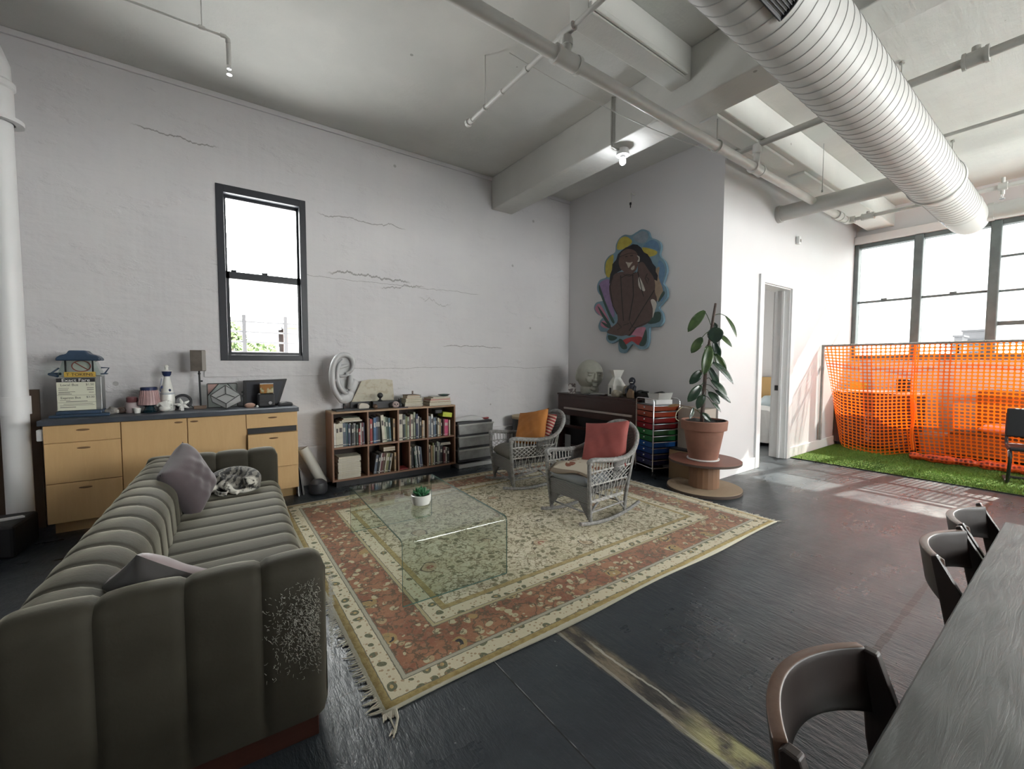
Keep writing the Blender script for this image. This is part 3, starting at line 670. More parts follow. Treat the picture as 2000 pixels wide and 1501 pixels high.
o = b.build('shade', ROSE, t)
MB().lathe([(.06, .196), (.0605, .222), (.055, .226), (.02, .226)], 32).build('rim', NAVY, o)
b = MB()
for i in range(22):
    a = 2*pi*i/22; b.tube([(.079*cos(a), .079*sin(a), .07), (.0595*cos(a), .0595*sin(a), .198)], .0028, 5)
b.build('pleats', ROSE, o)
MB().lathe([(.055, 0), (.06, .008), (.04, .02), (.03, .05), (.062, .066), (.02, .07)], 24).build('base', M('dark_teal_glass', (.012, .03, .04), .12), t)
t = thing('tiny_cup', 'tiny white cup half hidden by the pink pleated shade', 'cup', (-.535, 4.93, ZT)); MB().lathe([(.02, 0), (.025, .03), (.027, .045), (.022, .045), (.019, .01)], 18).build('bowl', CER, t)
t = thing('talavera_bottle', 'tall white and blue painted bottle with a pointed stopper on the countertop', 'bottle', (-.33, 5.03, ZT))
o = MB().lathe([(.05, 0), (.056, .02), (.055, .10), (.052, .15), (.043, .20), (.031, .26), (.024, .30), (.022, .32)], 28).build('body', CER, t)
b = MB(); b.lathe([(.0225, .318), (.032, .335), (.037, .362), (.034, .366), (.02, .366)], 24); b.build('neck_band', NAVY, o)
b = MB(); b.lathe([(.038, .364), (.04, .37), (.014, .376), (.012, .40), (.016, .408), (.012, .42), (.003, .424)], 20); b.build('stopper', CER, t)
b = MB()
for a0, z in ((3.6, .22), (5.2, .19)): b.ball((.042*cos(a0), .042*sin(a0), z), .01, .01, .014, 10, 8)
b.tube([(-.036, -.018, .30), (-.043, -.02, .25), (-.05, -.025, .19), (-.046, -.03, .18)], .004, 6)
b.build('painted_motif', NAVY, o)
b = MB()
for z in (.165, .155): b.lathe([(.053, z-.003), (.0555, z), (.053, z+.003)], 28, caps=False)
b.build('rings', M('grey_blue_glaze', (.30, .35, .42), .3), o)
t = thing('ceramic_conch', 'white ribbed ceramic shell in front of the white and blue bottle', 'shell', (-.345, 4.93, ZT))
b = MB()
for i in range(7):
    a = -1.1+i*.36; r = .07-.004*i
    b.tube([(.01+r*sin(a)*u*1.05, -.02+.03*u, .012+(.085-abs(a)*.02)*sin(u*2.4)*.9+.006) for u in [q/7 for q in range(8)]], [.016*(1-.55*abs(u-.45)) for u in [q/7 for q in range(8)]], 8)
b.ball((.0, .0, .03), .045, .035, .03, 16, 10)
b.build('shell_body', CER, t)
t = thing('starfish_ornament', 'white starfish ornament leaning on a dark ring, on the countertop', 'ornament', (-.222, 4.96, ZT))
b = MB()
for i in range(5):
    a = pi/2+i*2*pi/5+.25; b.tube([(0, 0, .055), (.03*cos(a), -.012, .055+.03*sin(a)), (.062*cos(a), 0, .058+.055*sin(a))], [.018, .014, .005], 8)
b.ball((0, -.004, .055), .024, .016, .024, 12, 8); b.box(-.012, .012, -.02, .01, 0, .05)
b.build('star', CER, t)
t = thing('dark_ring_dish', 'round dark dish standing on edge behind the starfish ornament', 'dish', (-.222, 5.06, ZT))
b = MB(); b.tube([(.062*cos(q), 0, .075+.062*sin(q)) for q in [i*2*pi/30 for i in range(30)]], .013, 8, True); b.build('rim', M('dark_glaze', (.035, .035, .04), .3), t)
MB().cyl((0, -.004, .075), (0, .006, .075), .058, n=28).build('plate', M('grey_glaze', (.20, .20, .21), .3), t)
t = thing('table_lamp', 'slim table lamp with a brown metal box shade on the countertop', 'lamp', (-.085, 5.05, ZT))
BRZ = M('brown_bronze', (.10, .085, .072), .45, .5, nz=(10, .25))
MB().box(-.055, .045, -.03, .03, 0, .03).build('base', M('wooden_lamp_foot', (.17, .115, .08), .6), t, 0, bev=.003)
MB().cyl((.0, 0, .03), (-.003, 0, .37), .008).ball((-.003, 0, .34), .012, nu=12, nv=8).box(.0, .022, -.004, .004, .26, .275).build('stem', DARKM, t)
sh = MB(); sh.box(-.068, .05, -.055, .045, .365, .565); o = sh.build('shade', BRZ, t, 0, bev=.003)
MB().box(.022, .053, -.0565, .046, .37, .56).build('shade_side_strip', M('pale_mica', (.34, .31, .28), .3), o, 0)
MB().tube([(-.05, .01, .012), (-.10, .0, .055), (-.13, -.01, .055), (-.155, -.01, .03), (-.16, -.01, .004)], .0045, 6).build('cord', DARKM, t)
# leaded glass
LEAD = M('lead_came', (.05, .05, .048), .5, .4)
FROST = M('frosted_glass', (.34, .345, .34), .3, spec=.6)
t = thing('glass_terrarium', 'leaded glass cube standing on one corner on the countertop', 'terrarium', (.115, 4.95, ZT))
h = .235; A = [(0, -.03, 0), (-.12, -.005, .085), (.125, -.005, .085), (0, .02, .115), (-.115, .0, .125), (.115, .0, .125), (0, -.05, .045)]
top = [(-.122, -.03, .135), (0, -.03, .228), (.118, -.03, .135), (0, -.06, .05)]
bk = [(-.10, .05, .09), (0, .05, .16), (.12, .05, .09), (0, 0, .0)]
b = MB(); b.add(top, [(0, 1, 2, 3)]); b.add([top[0], top[3], (0, -.045, .0), (-.108, -.02, .07)], [(0, 1, 2, 3)]); b.add([top[3], top[2], (.125, -.02, .065), (0, -.045, .0)], [(0, 1, 2, 3)])
b.add([(-.108, -.02, .07), (0, .06, .05), (.125, -.02, .065), (0, -.045, 0)], [(0, 1, 2, 3)]); b.add([top[0], top[1], (0, .06, .05), (-.108, -.02, .07)], [(0, 1, 2, 3)]); b.add([top[1], top[2], (.125, -.02, .065), (0, .06, .05)], [(0, 1, 2, 3)])
b.build('glass_faces', FROST, t, 0)
b = MB()
for p, q in ((top[0], top[1]), (top[1], top[2]), (top[2], top[3]), (top[3], top[0]), (top[0], (-.108, -.02, .07)), (top[2], (.125, -.02, .065)), (top[3], (0, -.045, 0)), ((-.108, -.02, .07), (0, -.045, .002)), ((.125, -.02, .065), (0, -.045, .002)), ((0, -.031, .225), (-.0, -.043, .145)), ((0, -.043, .145), (-.075, -.042, .11)), ((0, -.043, .145), (.07, -.042, .11))):
    b.tube([p, q], .0035, 6)
b.build('lead_lines', LEAD, t)
t = thing('leaded_panel', 'flat rectangular leaded glass panel leaning on the wall behind the glass cube', 'panel', (.095, 5.09, ZT), 0)
T = Matrix.Rotation(-.12, 4, 'X')
b = MB()
for p in ([(-.125, .0), (.12, 0)], [(-.125, .238), (.12, .238)], [(-.125, 0), (-.125, .238)], [(.12, 0), (.12, .238)], [(-.125, .12), (-.03, .238)], [(.04, .238), (.12, .13)]):
    b.tube([T @ Vector((x, 0, z)) for x, z in p], .005, 6)
b.build('lead_lines', LEAD, t)
b = MB(); b.add([T @ Vector(q) for q in ((-.125, 0, 0), (.12, 0, 0), (.12, 0, .238), (-.125, 0, .238))], [(0, 1, 2, 3)]); b.build('glass', CLEAR, t, 0)
b = MB(); b.add([T @ Vector(q) for q in ((-.12, -.001, .135), (-.035, -.001, .234), (-.12, -.001, .234))], [(0, 1, 2)]); b.build('pink_glass', M('pink_glass', (.35, .22, .2), .3), t, 0)
# black angular box with clock/radio
t = thing('black_angular_case', 'black open case with slanted sides behind the small photo cube', 'case', (.465, 5.05, ZT))
b = MB(); b.prism([(-.20, .0), (.115, .0), (.20, .275), (-.195, .265)], 0, .07, 'y'); b.box(-.215, -.19, -.02, .02, .10, .12).box(-.215, -.19, -.02, .02, .14, .155)
b.build('shell', BLACK, t, 0, bev=.004)
MB().prism([(-.17, .02), (.09, .02), (.16, .25), (-.17, .245)], -.004, .0, 'y').build('inner_face', M('dark_navy_lining', (.018, .02, .03), .5), t, 0)
t = thing('black_machine', 'squat black machine with a round knob carrying the photo cube', 'machine', (.455, 4.94, ZT))
MB().box(-.075, .075, -.05, .06, .0, .135).build('body', BLACK, t, 0, bev=.015)
MB().cyl((.03, -.05, .04), (.03, -.066, .04), .016).build('knob', CHROME, t)
MB().box(-.065, .03, -.054, -.049, .05, .062).build('slot', DARKM, t, 0)
g = NT('photo_print'); v = g.map((9, 9, 9)); g.set(col=g.mix(g.sst(g.noise(2, 3, v), .45, .6), (.30, .13, .03), g.mix(g.sst(g.noise(3, 2, v), .4, .6), (.10, .16, .05), (.45, .40, .25))), rough=.25)
t = thing('photo_cube', 'small cube with a colour landscape photo on top of the black machine', 'photo cube', (.46, 4.945, ZT+.1365))
MB().box(-.06, .058, -.045, .045, 0, .095).build('cube', g.mat, t, 0, bev=.004)
MB().box(-.06, .058, -.046, .045, .092, .10).build('silver_lid', CHROME, t, 0)
solo(MB().ball((0, 0, .022), .048, .03, .026, 16, 10), 'pink_stone', M('terracotta_pebble', (.33, .20, .15), .7, nz=(15, .2)), 'smooth pinkish stone on the countertop in front of the black case', 'stone', (.31, 4.90, ZT-.001))
solo(MB().ball((0, 0, .012), .012, nu=12, nv=8), 'glass_marble', CER, 'tiny white marble beside the pinkish stone', 'marble', (.37, 4.87, ZT-.0005))
solo(MB().prism([(-.07, 0), (.075, 0), (.07, .03), (.02, .042), (-.05, .03)], -.04, .04, 'y'), 'black_pouch', M('black_leather', (.018, .018, .02), .45), 'flat black pouch at the right end of the countertop', 'pouch', (.62, 4.93, ZT), smooth=0, bev=.01)
# socket-white rag at the far left
solo(MB().box(-.02, .02, -.03, .03, -.045, .045), 'white_switch_box', TRIM, 'small white box stuck on the left flank of the drawer cabinet', 'switch', (-1.083, 4.76, .83), smooth=0, bev=.008)
# leaning boards, crate and paper by the standpipe
BRD = wood('brown_board', (.075, .048, .033), (.115, .075, .05), .7, (10, 10, 1), 3, 1)
T = Matrix.Rotation(-.05, 4, 'X')
solo(MB().box(-.25, .135, -.01, .01, 0, 1.17, rot=None), 'leaning_board', BRD, 'brown plywood board leaning on the wall behind the standpipe', 'board', (-1.30, 5.14, .0), smooth=0)
solo(MB().prism([(-.25, -.15), (.16, -.28), (.2, .10), (-.25, .12)], 0, .235), 'black_case', BLACK, 'black low case on the floor in front of the standpipe', 'case', (-1.33, 4.72, 0), smooth=0, bev=.02)
solo(MB().prism([(-.11, -.03), (.12, .02), (.10, .05), (-.10, .03)], 0, .012), 'folded_paper', TRIM, 'folded white paper lying on the black low case', 'paper', (-1.28, 4.62, .236), smooth=0)
# between sideboard and bookcase
t = thing('paper_roll', 'thick roll of pale paper leaning on the wall beside the bookcase', 'roll', (.94, 5.03, .055))
p0, p1 = Vector((.045, -.02, .0)), Vector((-.135, .03, .40)); d = (p1-p0).normalized()
b = MB(); b.cyl(p0, p1, .055, n=24, caps=False); b.cyl(p1+d*.001, p0, .040, n=24, caps=False)
a = d.orthogonal().normalized(); c_ = d.cross(a)
for p in (p0, p1): b.grid(lambda u, v: p+(a*cos(2*pi*u)+c_*sin(2*pi*u))*(.040+.015*v), 24, 1, cu=True)
b.build('roll', M('cream_paper', (.50, .49, .44), .7), t)
BUC = M('dark_grey_bucket', (.035, .035, .04), .4)
t = thing('grey_bucket', 'dark grey rounded bucket on the floor left of the bookcase', 'bucket', (.90, 4.80, 0))
MB().lathe([(.07, 0), (.09, .02), (.095, .08), (.085, .12), (.05, .15), (.01, .158)], 26).build('body', BUC, t)
for nm, x, dd, hh, mt, lb in (('framed_board', .735, .30, .30, BLACK, 'black framed board standing against the cabinet side'), ('framed_board', .765, .26, .26, M('grey_card', (.17, .165, .16), .7), 'grey card leaning next to the black framed board')):
    solo(MB().box(-.008, .008, -dd/2, dd/2, 0, hh, rot=Matrix.Rotation(-.10, 3, 'Y'), piv=(0, 0, 0)), nm, mt, lb, 'board', (x, 4.98-.02*(dd < .3), 0.002), smooth=0)
solo(MB().box(-.004, .004, -.13, .13, 0, .28, rot=Matrix.Rotation(-.05, 3, 'Y'), piv=(0, 0, 0)), 'white_mat_board', TRIM, 'thin white board slipped between the cabinet and the black framed board', 'board', (.716, 4.93, .001), smooth=0)

# ------------------------------------------------------------------ bookcase
WAL = wood('bookcase_wood', (.17, .085, .05), (.25, .135, .08), .5, (1.2, 12, 12), 4, 1.2)
WALT = wood('bookcase_top_wood', (.27, .17, .095), (.36, .235, .14), .5, (1.2, 12, 12), 4, 1.2)
BX0, BX1, BF, BBK, BZ0, BZ1 = 1.062, 2.585, 4.86, 5.165, .075, .832
t = thing('bookcase', 'low wooden bookcase full of books standing against the back wall', 'bookcase', ((BX0+BX1)/2, BF, 0)); cx = (BX0+BX1)/2; D = BBK-BF
PT = .02
for x in (BX0, BX1-PT): MB().box(x-cx, x+PT-cx, 0, D, BZ0, BZ1).build('side_panel', WAL, t, 0, bev=.002)
MB().box(BX0-cx, BX1-cx, 0, D, BZ1, BZ1+PT).build('top_board', WALT, t, 0, bev=.002)
MB().box(BX0+PT-cx, BX1-PT-cx, 0, D, BZ0, BZ0+PT).build('bottom_board', WAL, t, 0)
MB().box(BX0+PT-cx, BX1-PT-cx, D-.012, D, BZ0+PT, BZ1).build('back_panel', M('dark_back_panel', (.05, .035, .03), .7), t, 0)
ZM = .437
MB().box(BX0+PT-cx, BX1-PT-cx, .004, D-.012, ZM, ZM+PT).build('shelf', WAL, t, 0)
XS = [1.455, 1.815, 2.195]
for x in XS:
    MB().box(x-.009-cx, x+.009-cx, .002, D-.012, ZM+PT, BZ1).build('divider', WAL, t, 0); MB().box(x-.009-cx, x+.009-cx, .002, D-.012, BZ0+PT, ZM).build('divider', WAL, t, 0)
MB().box(1.955-.008-cx, 1.955+.008-cx, .004, D-.012, BZ0+PT, ZM).build('divider', WAL, t, 0)
MB().box(BX0+.05-cx, BX1-.05-cx, .05, D-.02, 0, BZ0).build('plinth', BLACK, t, 0)

CN = {'cream': (.50, .47, .38), 'white': (.58, .57, .53), 'dark green': (.045, .075, .062), 'navy': (.025, .035, .075), 'black': (.02, .02, .023), 'grey': (.20, .20, .20), 'blue': (.05, .12, .22), 'red': (.26, .035, .035), 'maroon': (.10, .025, .03), 'tan': (.33, .22, .12), 'teal': (.06, .12, .14), 'pink': (.52, .07, .17), 'lime': (.42, .48, .03), 'brown': (.10, .055, .035), 'olive': (.16, .16, .07), 'orange': (.42, .14, .04), 'sage': (.30, .33, .25), 'slate': (.09, .11, .14)}
BM_ = {k: M(k.replace(' ', '_')+'_book_cover', v, .5, nz=(14, .12)) for k, v in CN.items()}
PAGES = M('book_pages', (.50, .46, .37), .8, nz=(60, .12), st=(1, 1, 4))
ORD = 'first second third fourth fifth sixth seventh eighth ninth tenth eleventh twelfth thirteenth fourteenth fifteenth sixteenth'.split()
CELLN = {}
def bookmesh(col, w, dp, h):
    b = MB(); k = .0022
    b.box(-w/2, w/2, 0, .003, 0, h).box(-w/2, -w/2+k, .003, dp, 0, h).box(w/2-k, w/2, .003, dp, 0, h)
    b.mat(1).box(-w/2+k, w/2-k, .003, dp-.004, .003, h-.003)
    b.mat(2)
    if w > .018: b.box(-w/2*.62, w/2*.62, -.0006, 0, h*.62, h*.80)
    b.box(-w/2*.96, w/2*.96, -.0004, 0, h*.07, h*.10)
    return b
LBL = M('spine_label', (.45, .43, .38), .6); LBLD = M('spine_label_dark', (.07, .06, .06), .6)
def upright(cell, items, x, x1, z, lean=0):
    n = 0
    for col, w, h, ln in items:
        if x+w > x1: break
        dp = random.uniform(.15, .2)
        lab = LBLD if col in ('cream', 'white', 'tan', 'lime', 'sage') else LBL
        off = random.uniform(.012, .05)
        o = bookmesh(col, w, dp, h).build('book', [BM_[col], PAGES, lab], None, 0)
        o.location = (x+w/2, BF+off, z+abs(sin(R_(ln)))*w/2+.0006); o.rotation_euler = (0, R_(ln), 0)
        tag(o, '%s book upright, %s from left in the %s cubby' % (col, ORD[n], cell), 'book', 'books in the bookcase')
        x += w/cos(R_(ln))+.0012+(abs(sin(R_(items[n+1][3]-ln)))*h*.0 if n+1 < len(items) else 0); n += 1
        if n < len(items) and items[n][3] != ln:
            x += abs(sin(R_(items[n][3]-ln)))*h*(.9 if items[n][3] < ln or ln < 0 else .35)
def flat(cell, items, x, y, z, where='in the %s cubby', name='book', grp='books in the bookcase', lay='lying flat, %s from the bottom'):
    n = 0
    for col, w, dp, th, rz in items:
        b = MB(); k = .002
        b.box(-w/2, w/2, 0, dp, 0, k).box(-w/2, w/2, 0, dp, th-k, th).box(-w/2, w/2, dp-k, dp, k, th-k); b.mat(1).box(-w/2+.004, w/2-.004, .004, dp-k, k, th-k)
        o = b.build(name, [BM_[col], PAGES], None, 0); o.location = (x+random.uniform(-.006, .006), y, z); o.rotation_euler = (0, 0, rz)
        tag(o, ('%s book %s ' % (col, lay % ORD[n]))+where % cell, 'book', grp); z += th+.0006; n += 1
    return z
zt, zb = ZM+PT, BZ0+PT
upright('upper left', [('white', .018, .27, 0), ('cream', .03, .262, 0), ('cream', .045, .268, 0), ('slate', .034, .265, 0), ('teal', .018, .26, 0), ('navy', .022, .25, 0), ('white', .014, .255, 0), ('black', .024, .24, 0), ('grey', .028, .25, 0), ('dark green', .02, .235, 0), ('red', .02, .19, 0), ('white', .013, .25, 0), ('maroon', .02, .255, 0), ('navy', .018, .25, 0), ('brown', .016, .24, 0)], 1.088, 1.444, zt)
flat('upper left', [('white', .25, .19, .014, 0), ('tan', .21, .18, .016, .05), ('sage', .18, .16, .014, -.04)], 1.28, BF+.035, zt+.273, lay='lying across the row, %s layer up')
upright('second upper', [('white', .014, .30, 0), ('red', .024, .29, 0), ('maroon', .016, .28, 0), ('blue', .03, .30, 0), ('navy', .022, .31, 0), ('black', .03, .305, 0), ('cream', .034, .325, -4), ('sage', .022, .30, -4), ('dark green', .028, .295, -4), ('teal', .024, .28, -3), ('tan', .022, .27, 0)], 1.467, 1.815, zt)
upright('third upper', [('cream', .046, .32, 0), ('black', .02, .315, 0), ('dark green', .026, .31, 0), ('olive', .018, .29, 0), ('sage', .026, .28, 0), ('maroon', .016, .29, 0), ('cream', .034, .305, 0), ('sage', .022, .33, 0), ('navy', .026, .31, 0), ('grey', .014, .27, 0), ('white', .011, .275, 0), ('black', .022, .26, 0), ('tan', .02, .225, 0), ('cream', .014, .22, 0)], 1.827, 2.185, zt)
upright('upper right', [('grey', .022, .27, 0), ('slate', .018, .265, 0), ('white', .024, .29, 0), ('slate', .022, .25, 0), ('blue', .016, .24, 0), ('black', .022, .25, 0), ('cream', .022, .235, 0), ('tan', .022, .22, 0), ('black', .03, .21, 0), ('maroon', .018, .215, 0), ('pink', .036, .21, 0), ('pink', .02, .205, 0), ('cream', .016, .20, 0)], 2.21, 2.56, zt)
solo(MB().box(-.065, .065, 0, .15, 0, .058).box(-.03, .03, -.001, 0, .02, .04), 'lime_box', BM_['lime'], 'lime green tape box lying on the books of the upper right cubby', 'box', (2.475, BF+.02, zt+.242), smooth=0, bev=.004).rotation_euler = (0, .14, 0)
solo(MB().box(-.05, .05, 0, .12, 0, .05), 'black_camera', BLACK, 'black camera lying on the books beside the lime green box', 'camera', (2.36, BF+.03, zt+.292), smooth=0, bev=.01)
flat('lower left', [('white', .255, .2, .021, .02), ('white', .25, .2, .02, -.02), ('cream', .255, .2, .022, .01), ('white', .25, .2, .019, .03), ('white', .252, .2, .021, -.02), ('cream', .25, .2, .02, .0), ('white', .255, .2, .019, .02), ('cream', .25, .2, .02, -.02), ('white', .245, .2, .02, .02), ('white', .25, .2, .02, .0), ('white', .255, .19, .018, .03), ('cream', .24, .19, .02, -.02)], 1.248, BF+.02, zb)
upright('second lower', [('slate', .03, .22, 9), ('black', .022, .235, 9), ('white', .01, .24, 9), ('maroon', .022, .235, 9), ('brown', .026, .235, 9), ('cream', .012, .23, 9), ('olive', .03, .225, 9), ('black', .022, .22, 9), ('cream', .016, .215, 9)], 1.52, 1.755, zb)
upright('second lower right end', [('tan', .022, .225, 0)], 1.768, 1.806, zb)
flat('second lower', [('tan', .15, .15, .024, .0), ('tan', .15, .15, .026, .02)], 1.722, BF+.05, zb+.246, lay='lying across the row, %s layer up')
upright('third lower', [('cream', .026, .265, 0), ('black', .018, .25, 0), ('dark green', .02, .26, -5), ('white', .012, .27, -5), ('slate', .02, .265, -5), ('white', .008, .265, -5), ('navy', .022, .26, -5), ('slate', .018, .25, -5)], 1.967, 2.187, zb)
solo(MB().box(-.06, .06, 0, .16, 0, .012), 'red_folder', BM_['red'], 'thin red folder lying in the dark empty half cubby of the bookcase', 'folder', (1.886, BF+.03, zb+.0006), smooth=0)
solo(MB().box(-.058, .058, 0, .02, 0, .30), 'black_portfolio', BLACK, 'black portfolio standing upright in the half empty lower cubby', 'portfolio', (1.886, BF+.24, zb+.0006), smooth=0)
upright('lower right', [('black', .016, .24, 0), ('cream', .02, .26, 0), ('tan', .018, .25, 0), ('olive', .018, .285, 0), ('white', .016, .25, 0), ('black', .03, .28, 0), ('sage', .024, .29, 0), ('grey', .02, .28, 0), ('black', .036, .235, 0), ('maroon', .03, .22, 0), ('cream', .02, .21, 0), ('black', .026, .20, 0)], 2.21, 2.555, zb)
flat('lower right', [('grey', .15, .14, .016, 0), ('black', .14, .14, .018, .03)], 2.46, BF+.03, zb+.24, lay='lying across the row, %s layer up')

# things on top of the bookcase
ZB = BZ1+PT+.0006
EARM = M('grey_plaster', (.46, .46, .465), .38, nz=(5, .04), spec=.5)
t = thing('ear_sculpture', 'giant grey plaster ear on a black stand on the bookcase', 'sculpture', (1.235, 5.0, ZB), .10)
MB().box(-.12, .14, -.09, .08, 0, .018).build('stand_plate', BLACK, t, 0, bev=.003)
MB().cyl((0, .02, .018), (0, .02, .13), .011).build('stand_rod', DARKM, t)
b = MB()
# outline of the ear (x, z), back of the helix on the left
OUT = [(-.012, .085), (-.055, .11), (-.095, .16), (-.13, .22), (-.152, .30), (-.160, .39), (-.152, .47), (-.125, .56), (-.08, .625), (-.02, .655), (.04, .65), (.085, .615), (.105, .56), (.10, .49), (.082, .43), (.075, .40), (.12, .36), (.155, .33), (.15, .28), (.12, .20), (.09, .13), (.05, .085)]
def cr(P, n=6, closed=True):
    o = []; N = len(P)
    for i in range(N if closed else N-1):
        g = lambda k: Vector(P[k % N] if closed else P[max(0, min(N-1, k))])
        p0, p1, p2, p3 = g(i-1), g(i), g(i+1), g(i+2)
        for j in range(n):
            u = j/n; o.append(.5*((2*p1)+(p2-p0)*u+(2*p0-5*p1+4*p2-p3)*u*u+(3*p1-p0-3*p2+p3)*u**3))
    if not closed: o.append(Vector(P[-1]))
    return o
ol = cr([(x, z, 0) for x, z in OUT], 4)
cen = Vector((-.02, .33, 0))
def dish(u, v):
    p = ol[int(round(u*len(ol))) % len(ol)]; q = cen.lerp(p, v)
    dep = .035*(1-v**2)
    return (q.x, -.005+dep, q.y)
b.grid(dish, len(ol), 6, cu=True)
b.grid(lambda u, v: (lambda q: (q.x, .055-.02*v, q.y))(cen.lerp(ol[int(round(u*len(ol))) % len(ol)], v)), len(ol), 3, cu=True, flip=True)
b.grid(lambda u, v: (lambda p: (p.x, -.005+.04*v, p.y))(ol[int(round(u*len(ol))) % len(ol)]), len(ol), 1, cu=True, flip=True)
def rib(P, r, n=5): 
    q = cr(P, n, False); rr = [r[0]+(r[1]-r[0])*i/(len(q)-1) if len(r) == 2 else r[0]+(r[1]-r[0])*min(1, 2*i/(len(q)-1))+(r[2]-r[1])*max(0, 2*i/(len(q)-1)-1) for i in range(len(q))]
    b.tube(q, rr, 10)
rib([(.02, -.0, .42), (.075, -.015, .45), (.098, -.02, .51), (.088, -.025, .585), (.04, -.03, .628), (-.02, -.03, .633), (-.08, -.03, .60), (-.122, -.028, .53), (-.138, -.026, .44), (-.136, -.024, .34), (-.118, -.02, .25), (-.085, -.014, .18), (-.045, -.01, .125)], (.016, .034, .026))
rib([(-.01, .01, .58), (-.055, .0, .52), (-.075, -.012, .44), (-.076, -.018, .36), (-.062, -.022, .29), (-.03, -.026, .235), (.0, -.022, .205), (.025, -.01, .20)], (.012, .024, .02))
rib([(.055, .012, .52), (.0, .006, .505), (-.05, .002, .49)], (.014, .022))
rib([(-.05, .02, .395), (.0, .005, .392), (.05, -.005, .41)], (.010, .018))
rib([(.075, -.012, .40), (.065, -.028, .345), (.055, -.03, .29), (.04, -.02, .245)], (.022, .034, .018))
b.ball((-.005, .0, .135), .072, .034, .058, 18, 12); b.ball((.105, .005, .27), .045, .03, .085, 16, 12, rot=Matrix.Rotation(.35, 3, 'Y')); b.ball((.06, .01, .16), .045, .03, .075, 16, 12, rot=Matrix.Rotation(.3, 3, 'Y'))
ear = b.build('ear', EARM, t, 60)
r_ = ear.modifiers.new('remesh', 'REMESH'); r_.mode = 'VOXEL'; r_.voxel_size = .0055; r_.use_smooth_shade = True
s_ = ear.modifiers.new('smooth', 'SMOOTH'); s_.iterations = 4; s_.factor = .5
# cream slab leaning on the wall
g = NT('stained_cream_plaster'); g.set(col=g.mix(g.sst(g.noise(14, 5), .45, .62), (.52, .49, .40), (.44, .385, .29)), rough=.8); g.bump(g.noise(20, 5), .3, .006)
T = Matrix.Rotation(-.10, 4, 'X')
solo(MB().prism([(-.30, 0), (.235, .0), (.245, .13), (.235, .33), (.12, .345), (-.07, .342), (-.15, .325), (-.20, .22), (-.27, .09)], 0, .02, 'y', T=T), 'plaster_slab', g.mat, 'irregular cream plaster slab leaning on the wall behind the bookcase ornaments', 'slab', (1.63, 5.15, ZB), smooth=0, bev=.004)
t = thing('black_tray', 'black tray holding a white paper object, right of the ear', 'tray', (1.43, 4.99, ZB))
MB().box(-.115, .115, -.09, .09, 0, .012).box(-.115, .115, .07, .09, .012, .085).build('tray_body', BLACK, t, 0, bev=.003)
solo(MB().prism([(-.055, 0), (.06, .0), (.07, .03), (.045, .055), (.02, .06), (-.03, .065), (-.05, .045)], -.04, .03, 'y'), 'paper_model', M('off_white_paper', (.48, .44, .38), .7), 'crumpled off-white paper model lying in the black tray', 'model', (1.43, 4.97, ZB+.0128), smooth=0, bev=.004)
solo(MB().ball((0, 0, .03), .03, .03, .03, 14, 10), 'wooden_ball', M('dark_brown_wood', (.11, .065, .04), .5), 'small brown ball between the black tray and the black box', 'ball', (1.565, 4.94, ZB-.0006))
solo(MB().box(-.155, .155, -.05, .06, 0, .085), 'black_box', BLACK, 'long black box on the bookcase carrying a dark sphere', 'box', (1.71, 5.03, ZB), smooth=0, bev=.004)
t = thing('sphere_ornament', 'black sphere on a little foot standing on the long black box', 'ornament', (1.655, 5.03, ZB+.0856))
MB().lathe([(.03, 0), (.032, .006), (.014, .014), (.01, .03), (.018, .036)], 20).build('foot', BLACK, t)
MB().ball((0, 0, .066), .034, nu=20, nv=14).build('sphere', BLACK, t)
t = thing('clay_mask', 'small grey-pink clay face in front of the long black box', 'mask', (1.80, 4.90, ZB))
CLAY = M('grey_pink_clay', (.33, .26, .25), .7)
o = MB().ball((0, 0, .042), .045, .02, .042, 18, 12).ball((0, -.02, .036), .007, .009, .012, 10, 8).build('face', CLAY, t)
MB().ball((-.016, -.017, .048), .009, .006, .008, 10, 6).ball((.016, -.017, .048), .009, .006, .008, 10, 6).build('eyes', BLACK, o)
t = thing('black_cat_figurine', 'black little cat figurine between the clay face and the book stack', 'figurine', (1.868, 4.95, ZB))
MB().lathe([(.03, 0), (.036, .02), (.03, .05), (.018, .068)], 18).ball((0, -.005, .082), .022, .02, .02, 14, 10).cyl((-.012, 0, .095), (-.015, 0, .115), .007, .001, 8).cyl((.012, 0, .095), (.015, 0, .115), .007, .001, 8).build('body', BLACK, t)
solo(MB().prism([(-.07, -.02), (.06, -.03), (.075, .02), (-.06, .02)], 0, .012), 'dark_knife_case', M('dark_purple_leather', (.04, .03, .045), .4), 'flat dark sheath at the front edge of the bookcase top', 'sheath', (1.875, 4.88, ZB), smooth=0, bev=.003)
z = flat('', [('maroon', .23, .19, .010, .03), ('grey', .24, .2, .018, .0), ('white', .23, .2, .012, .05), ('sage', .235, .2, .022, -.02), ('olive', .22, .19, .026, .04), ('cream', .22, .18, .018, .02), ('orange', .17, .15, .03, -.05), ('brown', .16, .14, .012, .06)], 2.03, 4.90, ZB, where='left of the two stacks on the bookcase%s', grp='book stacks on the bookcase', lay='%s from bottom in the stack')
solo(MB().box(-.007, .007, -.007, .007, 0, .04), 'dark_cork', BM_['brown'], 'small dark peg standing on the left book stack', 'peg', (2.055, 5.0, z), smooth=0)
solo(MB().box(-.045, .045, -.012, .012, 0, .13), 'grey_card_box', M('speckled_grey', (.30, .31, .29), .7, nz=(60, .3)), 'speckled grey box standing between the two book stacks', 'box', (2.17, 5.12, ZB), smooth=0)
